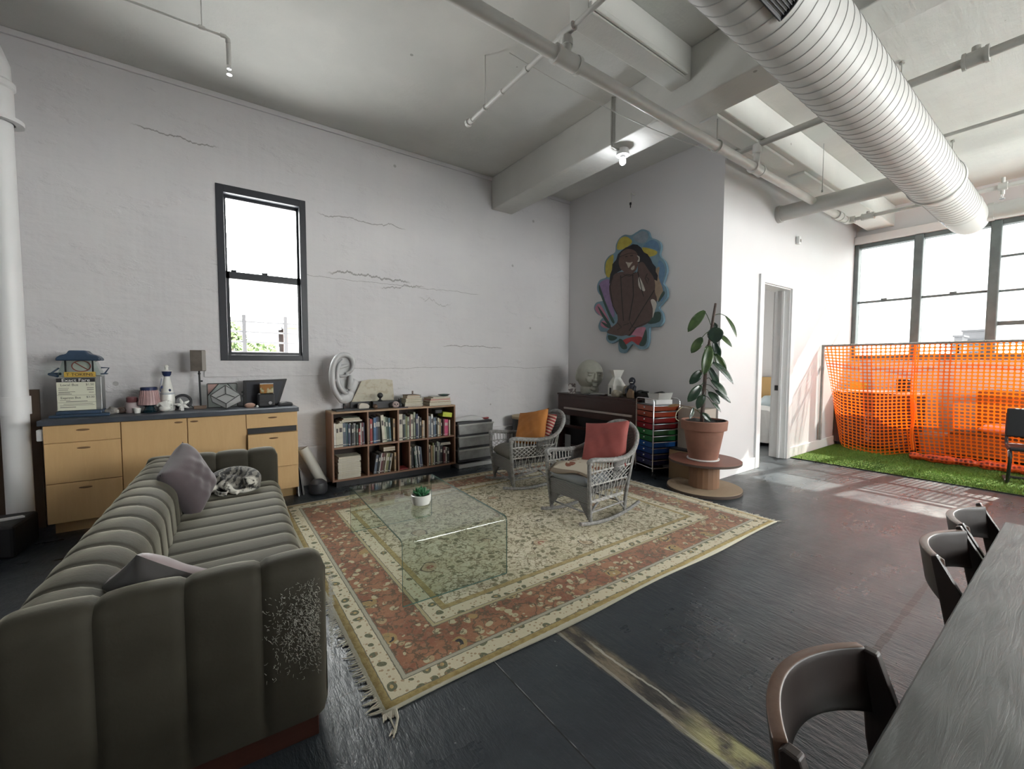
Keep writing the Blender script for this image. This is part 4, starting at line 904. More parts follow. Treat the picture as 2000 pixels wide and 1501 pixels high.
z = flat('', [('navy', .31, .2, .048, .02), ('orange', .29, .2, .026, .0), ('pink', .27, .19, .006, .03), ('tan', .28, .2, .016, .03), ('white', .22, .17, .014, -.05)], 2.385, 4.88, ZB, where='right of the two stacks on the bookcase%s', grp='book stacks on the bookcase', lay='%s from bottom in the stack')
t = thing('glass_dish', 'dark green oval dish on top of the right book stack', 'dish', (2.47, 4.96, z))
MB().lathe([(.03, 0), (.06, .006), (.082, .024), (.078, .024), (.055, .01), (.02, .006)], 28).build('bowl', M('dark_green_glass', (.05, .09, .08), .15), t)

# plastic drawers right of the bookcase
PLA = M('cloudy_plastic', (.27, .275, .27), .35, nz=(7, .2), spec=.5)
PLF = M('cloudy_plastic_lip', (.42, .425, .41), .3)
t = thing('plastic_drawer_unit', 'cloudy plastic three-drawer unit between the bookcase and the wicker chair', 'drawer unit', (2.90, 4.85, 0))
MB().box(-.28, .26, .02, .32, .07, .615).build('frame', M('black_drawer_frame', (.03, .03, .033), .5), t, 0, bev=.006)
for z0 in (.115, .285, .45):
    o = MB().prism([(-.27, z0), (.25, z0), (.262, z0+.135), (-.282, z0+.135)], -.01, .30, 'y').build('drawer', PLA, t, 0, bev=.006)
    MB().box(-.285, .265, -.028, .0, z0+.118, z0+.138).build('lip', PLF, o, 0, bev=.004)
MB().box(-.27, .25, .0, .32, .0, .05).build('base', PLF, t, 0, bev=.005)
t = thing('paper_sheets', 'curling white paper sheets on top of the plastic drawers', 'paper', (2.86, 4.86, .6165))
b = MB()
def sh_(z, s, dx, dy):
    def f(u, v): return (-.26+.44*u+dx, dy+.30*v, z+.018*s*max(0, u-.45)*(1+v)+.006*sin(6*u+3*v)*s+.01*(1-u))
    return f
b.grid(sh_(.004, .7, -.01, .0), 10, 6); b.grid(sh_(.016, 1.0, -.02, .01), 10, 6)
o = b.build('sheet', TRIM, t); k = o.modifiers.new('thick', 'SOLIDIFY'); k.thickness = .002
solo(MB().box(-.05, .05, -.02, .02, 0, .02), 'red_pouch', BM_['red'], 'small dark red pouch beside the paper sheets', 'pouch', (3.12, 4.98, .6165), smooth=0, bev=.008)
t = thing('hand_drum', 'black drum with a pale skin by the back wall, behind the left wicker chair', 'drum', (3.82, 4.95, 0))
MB().lathe([(.16, 0), (.20, .01), (.205, .55), (.21, .60)], 32).build('shell', BLACK, t)
MB().lathe([(.212, .575), (.216, .59), (.214, .612), (.19, .622), (.01, .625)], 32).build('drum_skin', M('drum_skin', (.40, .31, .20), .6, nz=(6, .1)), t)
# ------------------------------------------------------------------ rug
RX0, RX1, RY0, RY1 = .515, 4.03, 1.585, 4.52
RCX, RCY, RHX, RHY = (RX0+RX1)/2, (RY0+RY1)/2, (RX1-RX0)/2, (RY1-RY0)/2
def m_rug():
    t = NT('persian_rug'); X = t.xyz()
    ax = t.m('ABSOLUTE', X['X']); ay = t.m('ABSOLUTE', X['Y'])
    jit = t.m('MULTIPLY', t.m('SUBTRACT', t.noise(35, 2), .5), .008)
    d = t.m('ADD', t.m('MINIMUM', t.m('SUBTRACT', RHX, ax), t.m('SUBTRACT', RHY, ay)), jit)
    # field
    dv = t.n.new('ShaderNodeVectorMath'); dv.operation = 'ADD'; t.L(t.co(), dv.inputs[0])
    nz = t.n.new('ShaderNodeTexNoise'); nz.inputs['Scale'].default_value = 5; t.L(t.co(), nz.inputs['Vector'])
    sv = t.n.new('ShaderNodeVectorMath'); sv.operation = 'SCALE'; sv.inputs['Scale'].default_value = .10; t.L(nz.outputs['Color'], sv.inputs[0]); t.L(sv.outputs[0], dv.inputs[1])
    fl_ = t.n.new('ShaderNodeVectorMath'); fl_.operation = 'MULTIPLY_ADD'; t.L(dv.outputs[0], fl_.inputs[0]); fl_.inputs[1].default_value = (1, 1, 0); fl_.inputs[2].default_value = (-.05, -.05, 0)
    W_ = fl_.outputs[0]
    vine = t.m('LESS_THAN', t.m('ABSOLUTE', t.m('SUBTRACT', t.noise(10, 3, None, .6), .5)), .022)
    vine2 = t.m('LESS_THAN', t.m('ABSOLUTE', t.m('SUBTRACT', t.noise(17, 2, t.map((1, 1, 1), (5, 3, 0)), .6), .5)), .03)
    v1 = t.vor(4.2, .75, v=W_); ring = t.m('MULTIPLY', t.m('GREATER_THAN', v1, .25), t.m('LESS_THAN', v1, .29)); core = t.m('LESS_THAN', v1, .12); core2 = t.m('LESS_THAN', v1, .06)
    v2 = t.vor(14, 1, v=W_); leafm = t.m('MULTIPLY', t.m('LESS_THAN', v2, .30), t.m('GREATER_THAN', t.noise(13, 2), .42)); dot = t.m('LESS_THAN', t.vor(34, 1), .27)
    msk = t.m('GREATER_THAN', t.noise(4.2, 1, t.map((1, 1, 1), (8, 1, 0))), .47)
    fld = t.mix(t.sst(t.noise(2.5, 3), .35, .65), (.48, .43, .30), (.58, .53, .40))
    fld = t.mix(t.m('MULTIPLY', vine2, .5), fld, (.22, .20, .10))
    fld = t.mix(t.m('MULTIPLY', vine, .8), fld, (.15, .115, .06))
    fld = t.mix(t.m('MULTIPLY', dot, .5), fld, (.20, .15, .08))
    fld = t.mix(t.m('MULTIPLY', leafm, .85), fld, (.12, .11, .055))
    ins = t.m('MULTIPLY', t.m('LESS_THAN', v1, .25), msk)
    fld = t.mix(t.m('MULTIPLY', ins, .5), fld, (.34, .22, .12))
    fld = t.mix(t.m('MULTIPLY', t.m('MULTIPLY', ring, msk), t.m('GREATER_THAN', t.noise(26, 2), .42)), fld, (.09, .075, .045)); fld = t.mix(t.m('MULTIPLY', core, msk), fld, (.27, .11, .07)); fld = t.mix(core2, fld, (.46, .40, .26))
    # main border
    w1 = t.vor(4.3, .7, v=W_); w2 = t.vor(15, 1, v=W_); pet = t.vor(8, 1, v=W_)
    br = t.mix(t.sst(t.noise(5, 3), .38, .62), (.23, .095, .055), (.31, .145, .08))
    br = t.mix(t.m('MULTIPLY', t.m('LESS_THAN', pet, .22), .8), br, (.40, .32, .18))
    br = t.mix(t.m('MULTIPLY', t.m('LESS_THAN', w2, .32), t.m('GREATER_THAN', t.noise(17, 2), .40)), br, (.45, .39, .25))
    br = t.mix(t.m('MULTIPLY', t.m('LESS_THAN', t.m('ABSOLUTE', t.m('SUBTRACT', t.noise(11, 3), .5)), .026), .8), br, (.10, .075, .045))
    br = t.mix(t.m('MULTIPLY', t.m('LESS_THAN', t.vor(36, 1), .24), .5), br, (.11, .075, .05))
    big = t.m('MULTIPLY', t.m('LESS_THAN', w1, .25), t.m('GREATER_THAN', t.noise(3.1, 1, t.map((1, 1, 1), (2, 7, 0))), .45))
    br = t.mix(t.m('MULTIPLY', big, .55), br, (.40, .31, .12)); br = t.mix(t.m('MULTIPLY', big, t.m('LESS_THAN', w2, .24)), br, (.14, .11, .06))
    wr = t.m('MULTIPLY', t.m('GREATER_THAN', w1, .15), t.m('LESS_THAN', w1, .19))
    br = t.mix(t.m('MULTIPLY', t.m('MULTIPLY', wr, big), t.m('GREATER_THAN', t.noise(9, 2), .5)), br, (.03, .028, .032)); br = t.mix(t.m('LESS_THAN', w1, .06), br, (.48, .42, .3))
    # guards
    g1 = t.vor(12.5, .35, v=W_); gd = t.mix(t.m('LESS_THAN', g1, .30), (.55, .50, .36), (.115, .12, .07)); gd = t.mix(t.m('LESS_THAN', g1, .12), gd, (.42, .30, .13))
    gd = t.mix(t.m('MULTIPLY', t.m('LESS_THAN', t.vor(40, 1), .27), .75), gd, (.27, .17, .09))
    gold = t.mix(t.sst(t.noise(30, 3), .35, .65), (.27, .20, .08), (.36, .28, .12))
    line = (.14, .13, .10); sel = (.50, .48, .38)
    col = sel
    for lim, c in ((.018, gold), (.05, line), (.054, gd), (.132, line), (.137, (.36, .34, .26)), (.155, line), (.159, br), (.395, line), (.40, (.40, .34, .2)), (.418, line), (.422, gd), (.505, line), (.509, gold), (.545, fld)):
        col = t.mix(t.m('GREATER_THAN', d, lim), col, c)
    # threadbare fade
    col = t.mix(t.m('MULTIPLY', t.sst(t.noise(60, 2, None, .8), .5, .75), .22), col, (.42, .36, .26))
    t.set(col=col, rough=.95, spec=.1, sheen=.15)
    t.bump(t.noise(160, 2), .35, .004)
    return t.mat
RUG = m_rug()
b = MB()
def rg(u, v):
    x = (2*u-1)*RHX; y = (2*v-1)*RHY
    e = min(u, 1-u, v, 1-v)
    wav = .006*sin(5*u*pi)+.004*sin(13*u+1)
    return (x, y+(wav if v < .02 or v > .98 else 0), .009+.0016*sin(9*u+5*v)*sin(7*v+3*u))
b.grid(rg, 60, 50)
t = thing('persian_rug', 'large worn Persian rug in cream and terracotta under the glass table and wicker chairs', 'rug', (RCX, RCY, 0))
o = b.build('pile', RUG, t); k = o.modifiers.new('thick', 'SOLIDIFY'); k.thickness = .009; k.offset = -1
FRG = M('cream_fringe', (.45, .42, .34), .9)
for sx in (-1, 1):
    b = MB(); y = -RHY
    while y < RHY:
        y += random.uniform(.008, .022)
        if random.random() < (.08 if sx < 0 else .25): continue
        l = random.uniform(.02, .055)*(1.0 if sx < 0 else 1.0); dy = random.uniform(-.025, .025); x = sx*RHX
        b.tube([(x-sx*.006, y, .008), (x+sx*l*.5, y+dy*.4, .006), (x+sx*l, y+dy, .004)], [.0035, .003, .0015], 5)
    b.build('fringe', FRG, t)['kind'] = 'stuff'
b = MB()
b.tube([(-RHX+.05, -RHY, .006), (-RHX+.045, -RHY-.04, .005), (-RHX+.02, -RHY-.085, .004), (-RHX-.0, -RHY-.115, .003)], [.008, .006, .005, .003], 6).tube([(-RHX+.01, -RHY, .006), (-RHX+.02, -RHY-.03, .005), (-RHX+.018, -RHY-.08, .004)], [.004, .004, .002], 6)
for i in range(9): b.tube([(-RHX+.02+random.uniform(-.01, .01), -RHY-.08, .004), (-RHX+.0+random.uniform(-.02, .02), -RHY-.1, .004)], .002, 5)
for i in range(40):
    x = -RHX+random.uniform(0, .06); b.tube([(x, -RHY+.002, .008), (x-.01, -RHY-random.uniform(.005, .03), .004)], .0025, 5)
b.build('loose_thread', FRG, t)
b = MB()
def selv(u, v): return (-RHX+u*2*RHX, -RHY+.012-.014*v+.006*sin(5*u*pi)+.004*sin(13*u+1), .010-.006*v)
b.grid(selv, 60, 2); b.build('selvage', FRG, t)

# ------------------------------------------------------------------ waterfall glass table
GLS = m_glass('green_tinted_glass', (.89, .925, .90), rough=.01)
GED = M('glass_edge_green', (.10, .19, .165), .12, spec=.8)
t = thing('glass_coffee_table', 'waterfall glass coffee table bent from one clear sheet, standing on the rug', 'coffee table', (1.225, 2.86, .0115), -.035)
hw, hl, H, rr, th = .352, .635, .385, .035, .012
path = [(-hl, .0), (-hl, H-rr)] + [(-hl+rr-rr*cos(a), H-rr+rr*sin(a)) for a in [pi/2*i/8 for i in range(1, 9)]]
path += [(y, z) for y, z in [(-y, z) for y, z in path[::-1]]]
n = len(path); b = MB(); e = MB()
def nrm(i):
    p = Vector(path[max(i-1, 0)]); q = Vector(path[min(i+1, n-1)]); d = (q-p).normalized(); return Vector((d.y, -d.x))
outer = [(-hw, y, z) for y, z in path]
inn = []
for i in range(n):
    q = Vector(path[i])+nrm(i)*th; inn.append((q.x, q.y))
vs = []; 
for (y, z) in path: vs += [(-hw, y, z), (hw, y, z)]
for (y, z) in inn: vs += [(-hw, y, z), (hw, y, z)]
for i in range(n-1):
    a = 2*i; c = 2*n+2*i
    b.f.append((a, a+1, a+3, a+2)); b.m.append(0); b.f.append((c, c+2, c+3, c+1)); b.m.append(0)
b.v = vs
for i in range(n-1):
    a = 2*i; c = 2*n+2*i
    b.f.append((a, a+2, c+2, c)); b.m.append(1); b.f.append((a+1, c+1, c+3, a+3)); b.m.append(1)
b.f.append((0, 2*n, 2*n+1, 1)); b.m.append(1); b.f.append((2*n-2, 2*n-1, 4*n-1, 4*n-2)); b.m.append(1)
b.build('bent_glass', [GLS, GED], t, 50)
t = thing('succulent', 'green succulent in a small white bowl on the glass table', 'plant', (1.19, 2.76, .0115+H+.0005))
MB().lathe([(.045, 0), (.06, .006), (.068, .03), (.07, .07), (.065, .073), (.062, .06), (.02, .055)], 32).build('pot', CER, t)
SUC = M('succulent_green', (.06, .22, .095), .45, nz=(14, .35))
b = MB(); rnd = random.Random(3)
for ring, (nl, tilt, l) in enumerate(((11, .25, .075), (9, .7, .07), (7, 1.1, .06), (4, 1.4, .05))):
    for i in range(nl):
        a = 2*pi*i/nl+ring*.4; L_ = l*rnd.uniform(.9, 1.1); P = []
        for q in range(6):
            u = q/5; r = L_*u*cos(tilt+.35*u); P.append((r*cos(a), r*sin(a), .062+L_*u*sin(tilt+.35*u)*.95))
        b.tube(P, [.011, .015, .016, .013, .008, .0015], 8, flat=(.55, 1))
b.build('leaves', SUC, t)
MB().cyl((0, 0, .05), (0, 0, .064), .061, n=24).build('soil', M('dark_soil', (.03, .022, .018), .95), t)

# ------------------------------------------------------------------ sofa
def m_velvet():
    t = NT('grey_green_velvet'); f = t.noise(3, 4); g = t.noise(26, 3)
    t.set(col=t.mix(t.sst(f, .3, .7), (.026, .023, .016), (.042, .038, .028)), rough=.75, spec=.2, sheen=.5, sheenr=.33, sheent=(.86, .82, .66))
    t.bump(t.m('ADD', t.noise(90, 2), t.m('MULTIPLY', g, 1.4)), .12, .004)
    return t.mat
VEL = m_velvet()
SW, SL = .835, 2.40
sofa = thing('velvet_sofa', 'long channel-tufted grey-green velvet sofa in the left foreground', 'sofa', (-.505, 1.655, 0), -.045)
def chan(u, nch):   # 0 at the seams, 1 between
    s = abs(sin(pi*u*nch)); return s**.36
def bolster(prof, n0, n1, nch, amp, ends, axis, off, per=12, close_ends=True):
    """prof: closed loop of (a, z) ; swept n0..n1 along axis ; amp bulge"""
    N = len(prof); c = Vector((sum(p[0] for p in prof)/N, sum(p[1] for p in prof)/N))
    nr = []
    for i in range(N):
        d = (Vector(prof[(i+1) % N])-Vector(prof[i-1])).normalized(); nr.append(Vector((d.y, -d.x)))
    area = sum(prof[i][0]*prof[(i+1) % N][1]-prof[(i+1) % N][0]*prof[i][1] for i in range(N))
    if area < 0: nr = [-q for q in nr]
    us = []; M_ = nch*per
    us = [i/M_ for i in range(M_+1)]
    rings = []
    for u in us:
        s = n0+(n1-n0)*u; k = amp*chan(u, nch); sh = 0
        e0 = (s-n0); e1 = (n1-s)
        for e, w in ((e0, ends[0]), (e1, ends[1])):
            if w > 0 and e < w: sh = max(sh, w*(1-sqrt(max(0, 1-(1-e/w)**2))))
        ring = []
        for p, q in zip(prof, nr):
            fl = .0 if p[1] < .16 else 1
            P = Vector(p)+q*(k*fl-sh)
            P.y = max(P.y, min(p[1], .1)) if p[1] < .16 else P.y
            ring.append((s, P.x, P.y))
        rings.append(ring)
    b = MB(); vs = []
    for r in rings:
        for s, a, z in r: vs.append((off[0]+s, off[1]+a, z) if axis == 'x' else (off[0]+a, off[1]+s, z))
    fs = []
    for j in range(len(rings)-1):
        for i in range(N): fs.append((j*N+i, j*N+(i+1) % N, (j+1)*N+(i+1) % N, (j+1)*N+i))
    for j in (0, len(rings)-1):
        k0 = len(vs); cc = Vector((0, 0, 0))
        for i in range(N): cc += Vector(vs[j*N+i])
        vs.append(cc/N)
        for i in range(N): fs.append((j*N+i, j*N+(i+1) % N, k0))
    b.add(vs, fs); return b
def rrect(a0, a1, z0, z1, rt0, rt1, n=7, seg=5):
    P = []
    def line(p, q, k): return [(p[0]+(q[0]-p[0])*i/k, p[1]+(q[1]-p[1])*i/k) for i in range(k)]
    P += line((a0, z0), (a1, z0), 3); P += line((a1, z0), (a1, z1-rt1), seg)
    P += [(a1-rt1+rt1*cos(q), z1-rt1+rt1*sin(q)) for q in [pi/2*i/n for i in range(n)]]
    P += line((a1-rt1, z1), (a0+rt0, z1), 2)
    P += [(a0+rt0+rt0*cos(q), z1-rt0+rt0*sin(q)) for q in [pi/2+pi/2*i/n for i in range(n)]]
    P += line((a0, z1-rt0), (a0, z0), seg)
    return P
# back: leaning inner face, broad rounded top
bp = rrect(.0, .235, .10, .685, .085, .12)
bp = [(a+(.03*max(0, (.62-z)/.5) if a > .12 else 0), z) for a, z in bp]
bolster(bp, .03, SL-.03, 13, .014, (.03, .03), 'y', (0, 0)).build('backrest', VEL, sofa, 60)
sp = rrect(.24, SW-.006, .10, .425, .03, .07)
sp = [(a, z+(.012*(a-.24)/.6 if z > .35 else 0)) for a, z in sp]
bolster(sp, .125, SL-.125, 12, .014, (.01, .01), 'y', (0, 0)).build('seat', VEL, sofa, 60)
ap = rrect(.0, .135, .10, .69, .05, .065)
near_arm = bolster(ap, .0, SW, 4, .017, (.035, .06), 'x', (0, 0)).build('armrest', VEL, sofa, 60)
ap2 = rrect(SL-.135, SL, .10, .69, .065, .05)
bolster(ap2, .0, SW, 4, .017, (.035, .06), 'x', (0, 0)).build('armrest', VEL, sofa, 60)
MB().box(.05, SW-.035, .035, SL-.035, .0, .105).build('plinth', wood('dark_red_plinth_wood', (.035, .012, .008), (.06, .022, .014), .4, (1, 10, 10)), sofa, 0, bev=.003)
# cat-scratched corner with pulled threads
b = MB(); rnd = random.Random(5)
for i in range(1500):
    z = rnd.gauss(.475, .085); x = rnd.triangular(.62, .845, .84)
    if not .28 < z < .63: continue
    if x < .80: y = -.0145; dv = Vector((rnd.gauss(.35, .5), -1, rnd.gauss(-.1, .5)))
    else: y = rnd.uniform(-.005, .06); x = SW+.010; dv = Vector((1, rnd.gauss(-.4, .5), rnd.gauss(-.1, .5)))
    l = rnd.uniform(.004, .016); dv.normalize(); p = Vector((x, y, z)); s2 = Vector((rnd.gauss(0, .5), rnd.gauss(0, .2), rnd.gauss(-.2, .6)))
    q = p+dv*l*.6; r2 = q+(dv*.3+s2).normalized()*l*.7
    b.tube([p, q, r2], [.0007, .0006, .0003], 3)
o = b.build('pulled_threads', M('pale_loose_threads', (.42, .41, .36), .8), sofa); o['label'] = 'pale threads clawed out of the velvet'

# sofa cushions
MAU = M('mauve_cotton', (.080, .062, .068), .85, nz=(5, .12), bump=(120, .15, .002), sheen=.3)
MAU2 = M('mauve_satin', (.22, .175, .18), .55, nz=(5, .1), sheen=.3)
DKC = M('dark_brown_velvet_cushion', (.018, .016, .015), .8, sheen=.4)
def TR(loc, ex, ey, ez=0): return Matrix.Translation(loc) @ Matrix.Rotation(ez, 4, 'Z') @ Matrix.Rotation(ey, 4, 'Y') @ Matrix.Rotation(ex, 4, 'X')
p = MB().pillow(.36, .38, .18, n=26, pinch=.07, seed=2, wr=.004)
o = solo(p, 'throw_cushion', MAU, 'crumpled mauve cushion leaning in the far corner of the sofa beside the cat', 'cushion', weld=True, smooth=80)
o.matrix_world = Matrix.Translation((-.135, 3.42, .635)) @ Matrix.Rotation(1.15, 4, 'Z') @ Matrix.Rotation(1.28, 4, 'X') @ Matrix.Rotation(.42, 4, 'Z')
p = MB(); p.pillow(.38, .36, .14, n=20, pinch=.08, seed=4, wr=.004)
h = len(p.f)//2
p.m = [0]*h+[1]*(len(p.f)-h)
o = solo(p, 'throw_cushion', [MAU2, DKC], 'cushion with a dusty pink and a black side, half hidden by the near sofa arm', 'cushion', weld=True, smooth=80)
o.matrix_world = Matrix.Translation((-.17, 1.90, .565)) @ Matrix.Rotation(-.25, 4, 'Z') @ Matrix.Rotation(-1.0, 4, 'X') @ Matrix.Rotation(.80, 4, 'Z')

# ------------------------------------------------------------------ sleeping cat
def m_cat():
    t = NT('tabby_fur'); X = t.xyz()
    w = t.wave(7.5, 9, t.map((1, 1, .6), rot=(0, 0, .4)), detail=4, dsc=2.2)
    n = t.noise(55, 4)
    c = t.mix(t.sst(t.m('ADD', w, t.m('MULTIPLY', t.m('SUBTRACT', n, .5), .9)), .35, .65), (.018, .017, .016), (.15, .14, .12))
    wh = t.m('MULTIPLY', t.sst(X['Y'], -.055, -.085), t.sst(t.noise(24, 2), .42, .55))
    t.set(col=t.mix(wh, c, (.55, .53, .47)), rough=.9, spec=.15, sheen=.3)
    t.bump(t.noise(140, 3, t.map((1, 1, .4))), .6, .006)
    return t.mat
b = MB()
sp_ = [(-.10, -.02, .075), (-.07, .05, .085), (-.005, .085, .088), (.065, .07, .085), (.115, .02, .078), (.12, -.035, .065), (.085, -.065, .055)]
q = cr(sp_, 4, False); b.tube(q, [.05+.028*sin(pi*min(1, (i+3)/(len(q)+2))) for i in range(len(q))], 14, flat=(1, 1))
b.ball((.0, .015, .06), .12, .085, .06, 20, 12)
b.ball((-.125, -.055, .058), .047, .042, .038, 18, 12); b.ball((-.135, -.09, .046), .022, .022, .018, 12, 8)
for s in (-1, 1): b.cyl((-.125+s*.024, -.045, .085), (-.122+s*.034, -.035, .122), .017, .002, 10)
b.tube(cr([(-.06, -.045, .08), (-.02, -.075, .05), (.015, -.10, .022), (.045, -.118, .014)], 4, False), [.032, .03, .028, .027, .026, .024, .022, .02, .02, .018, .017, .018, .016], 10)
b.tube(cr([(-.09, -.09, .03), (-.06, -.115, .018), (-.02, -.12, .014)], 4, False), .016, 10)
b.tube(cr([(.15, .0, .04), (.165, -.03, .022), (.12, -.075, .018), (.06, -.095, .017), (.0, -.085, .018)], 5, False), [.02]*5+[.017]*10+[.014]*6, 10)
cat = solo(b, 'cat', m_cat(), 'tabby cat sleeping curled up on the sofa against the mauve cushion', 'cat', (.105, 3.70, .438), -.12, smooth=60)
k = cat.modifiers.new('remesh', 'REMESH'); k.mode = 'VOXEL'; k.voxel_size = .006; k.use_smooth_shade = True
k = cat.modifiers.new('smooth', 'SMOOTH'); k.iterations = 3; k.factor = .5
cat.location.z = .446

# ------------------------------------------------------------------ wicker rocking chairs
def m_weave():
    t = NT('grey_woven_wicker')
    a = t.wave(26, 0, dirn='X'); c = t.wave(30, 0, dirn='Z'); e = t.wave(26, 0, dirn='Y')
    h = t.m('ADD', t.m('MULTIPLY', t.m('MAXIMUM', a, e), c), t.m('MULTIPLY', t.noise(40, 3), .3))
    t.set(col=t.mix(t.sst(h, .15, .75), (.075, .075, .073), (.23, .225, .215)), rough=.6)
    t.bump(h, .8, .008)
    return t.mat
WEAVE = m_weave()
WICK = M('grey_painted_rattan', (.20, .197, .19), .5, nz=(40, .3), bump=(90, .2, .003))
WICKL = M('pale_rattan', (.36, .355, .34), .45, nz=(45, .35))  # paler than the other rattan, for side lattice and braid
def wicker(label, loc, rz):
    t = thing('wicker_rocking_chair', label, 'rocking chair', loc, rz)
    W = .265
    half = [(.265, W-.005, .535), (.285, W, .565), (.24, W+.012, .578), (.10, W+.018, .562), (-.06, W+.018, .548), (-.22, W+.012, .560), (-.34, W-.005, .625), (-.435, W-.06, .725), (-.475, .11, .795), (-.482, 0, .815)]
    full = half+[(x, -y, z) for x, y, z in half[-2::-1]]
    rail = cr(full, 5, False)
    bot = [(.23, W-.02, .36), (.235, W-.02, .36), (.2, W-.015, .36), (.08, W-.015, .36), (-.06, W-.015, .36), (-.17, W-.03, .36), (-.24, W-.06, .36), (-.29, W-.12, .36), (-.315, .07, .36), (-.32, 0, .36)]
    bot = cr(bot+[(x, -y, z) for x, y, z in bot[-2::-1]], 5, False)
    b = MB(); b.tube(rail, .022, 10); b.build('arm_rail', WICK, t)
    nb = len(rail)
    i0, i1 = 19, nb-20
    def shell(v0, v1, ia, ib, off=0):
        def f(u, v):
            k = ia+(ib-ia)*u; i = int(k); fr = k-i; j = min(i+1, nb-1)
            r = rail[i].lerp(rail[j], fr); q = bot[i].lerp(bot[j], fr); w = v0+(v1-v0)*v
            p = q.lerp(r, w); c = Vector((.05, 0, p.z)); d = (p-c).normalized(); return p+d*off
        return f
    for nm, v0, v1 in (('back_weave', .44, 1.0), ('lower_back_weave', .0, .22)):
        b = MB(); b.grid(shell(v0, v1, i0, i1), 44, 10); o = b.build(nm, WEAVE, t); s = o.modifiers.new('thick', 'SOLIDIFY'); s.thickness = .014
    b = MB(); f = shell(.20, .46, i0, i1)
    for i in range(33):
        b.tube([f(i/32, q/3) for q in range(4)], .005, 5)
    for i in range(0, 32):
        b.tube([f(i/32, 0), f(min(1, (i+1.5)/32), 1)], .004, 4); b.tube([f(min(1, (i+1.5)/32), 0), f(i/32, 1)], .004, 4)
    b.build('back_lattice', WICK, t)
    for s in (-1, 1):   # sides
        def side(x, z):   # bilinear side panel between apron and arm
            w = (z-.20)/(.575-.20); return Vector((x, s*(W-.035+.045*w), z))
        o = MB()
        xf = lambda z: .24+.035*(z-.2)/.375; xb = lambda z: -.205-.085*(z-.2)/.375
        b = MB()
        for i in range(15):   # fan at the top
            u = i/14; p = side(xb(.575)+(xf(.575)-xb(.575))*u, .57); q = side(xb(.5)+(xf(.5)-xb(.5))*u*1.0, .475); b.tube([p, q], .0055, 5)
        for i in range(-3, 12):
            for dr in (1, -1):
                u0 = i/9; u1 = u0+dr*.33
                P = []
                for q in range(7):
                    w = q/6; uu = (u0+(u1-u0)*w)
                    if 0 <= uu <= 1: z = .355+.125*w; P.append(side(xb(z)+(xf(z)-xb(z))*uu, z))
                if len(P) > 1: b.tube(P, .0042, 5)
        for i in range(13):
            u = i/12; P = [side(xb(z)+(xf(z)-xb(z))*(u+(.04*(1 if i % 2 else -1))*(z-.3)/.1), z) for z in (.215, .28, .35)]; b.tube(P, .0045, 5)
        for z in (.475, .355):
            b.tube([side(xb(z)+(xf(z)-xb(z))*q/8, z) for q in range(9)], .007, 6)
        b.build('side_lattice', WICKL, t)
        b = MB()
        for k2, z in enumerate((.20, .213)):
            b.tube([side(xb(.2)+(xf(.2)-xb(.2))*q/24, z+.004*sin(q*2.1+k2*pi))+Vector((0, s*.004*cos(q*2.1+k2*pi), 0)) for q in range(25)], .009, 6)
        b.build('braid', WICKL, t)
        # legs, braces
        MB().tube([(.285, s*W, .57), (.275, s*(W-.005), .36), (.25, s*(W-.02), .16), (.235, s*(W-.025), .045)], .018, 9).build('leg', WICK, t)
        MB().tube([(-.315, s*(W-.0), .60), (-.275, s*(W-.02), .36), (-.24, s*(W-.03), .17), (-.225, s*(W-.03), .05)], .017, 9).build('leg', WICK, t)
        b = MB(); b.tube(cr([(.245, s*(W-.025), .08), (.20, s*(W-.03), .14), (.13, s*(W-.035), .19)], 4, False), .010, 7); b.tube(cr([(-.21, s*(W-.03), .08), (-.16, s*(W-.03), .13), (-.10, s*(W-.035), .19)], 4, False), .010, 7); b.tube([(.24, s*(W-.025), .12), (-.205, s*(W-.03), .13)], .009, 7)
        b.build('brace', WICK, t)
        P = [(.36-.80*i/14, s*(W-.025), .013+.33*((.36-.80*i/14-.02)**2)) for i in range(15)]
        MB().tube(P, .016, 8, flat=(1.0, 1.1), up=(0, 0, 1)).build('rocker', WICK, t)
        # woven corner gussets under the front apron
    b = MB()
    b.box(.235, .262, -W+.02, W-.02, .195, .335)
    o = b.build('front_apron', WEAVE, t, 0, bev=.008)
    for s in (-1, 1): MB().prism([(s*(W-.03), .20), (s*(W-.15), .20), (s*(W-.035), .06)], .236, .256, 'x').build('front_gusset', WEAVE, t, 0)
    MB().box(-.27, .245, -W+.03, W-.03, .28, .325).build('seat', WEAVE, t, 0, bev=.01)
    MB().tube([(.225, -W+.03, .10), (.225, W-.03, .10)], .008, 7).tube([(-.215, -W+.03, .12), (-.215, W-.03, .12)], .008, 7).build('stretcher', WICK, t)
    return t
wc1 = wicker('grey wicker rocking chair nearest the camera, with the red cushion', (2.815, 2.70, .0095), pi+.03)
def copy_to(r, loc, rz, label): 
    return dup(r, loc, rz, label)
copy_to(wc1, (2.905, 3.835, .0095), pi-.145, 'grey wicker rocking chair nearest the back wall, with the orange cushion')
GCU = M('grey_brown_cushion', (.105, .10, .085), .85, nz=(5, .1), bump=(100, .15, .002))
BCU = M('blue_grey_denim_cushion', (.20, .215, .23), .85, nz=(6, .12), bump=(100, .15, .002))
def seat_cush(mat, label, cx, cy, rz, z, th=.12, seed=0):
    p = MB().pillow(.47, .46, th, n=18, pinch=.03, seed=seed, wr=.004)
    return solo(p, 'seat_cushion', mat, label, 'cushion', (cx, cy, z), rz, weld=True, smooth=80)
c, s_ = cos(pi+.03), sin(pi+.03)
seat_cush(BCU, 'blue-grey seat cushion under the flowered cloth on the nearer wicker chair', 2.815+c*.045, 2.70+s_*.045, pi+.03, .385, .16, 1)
c2, s2 = cos(pi-.145), sin(pi-.145)
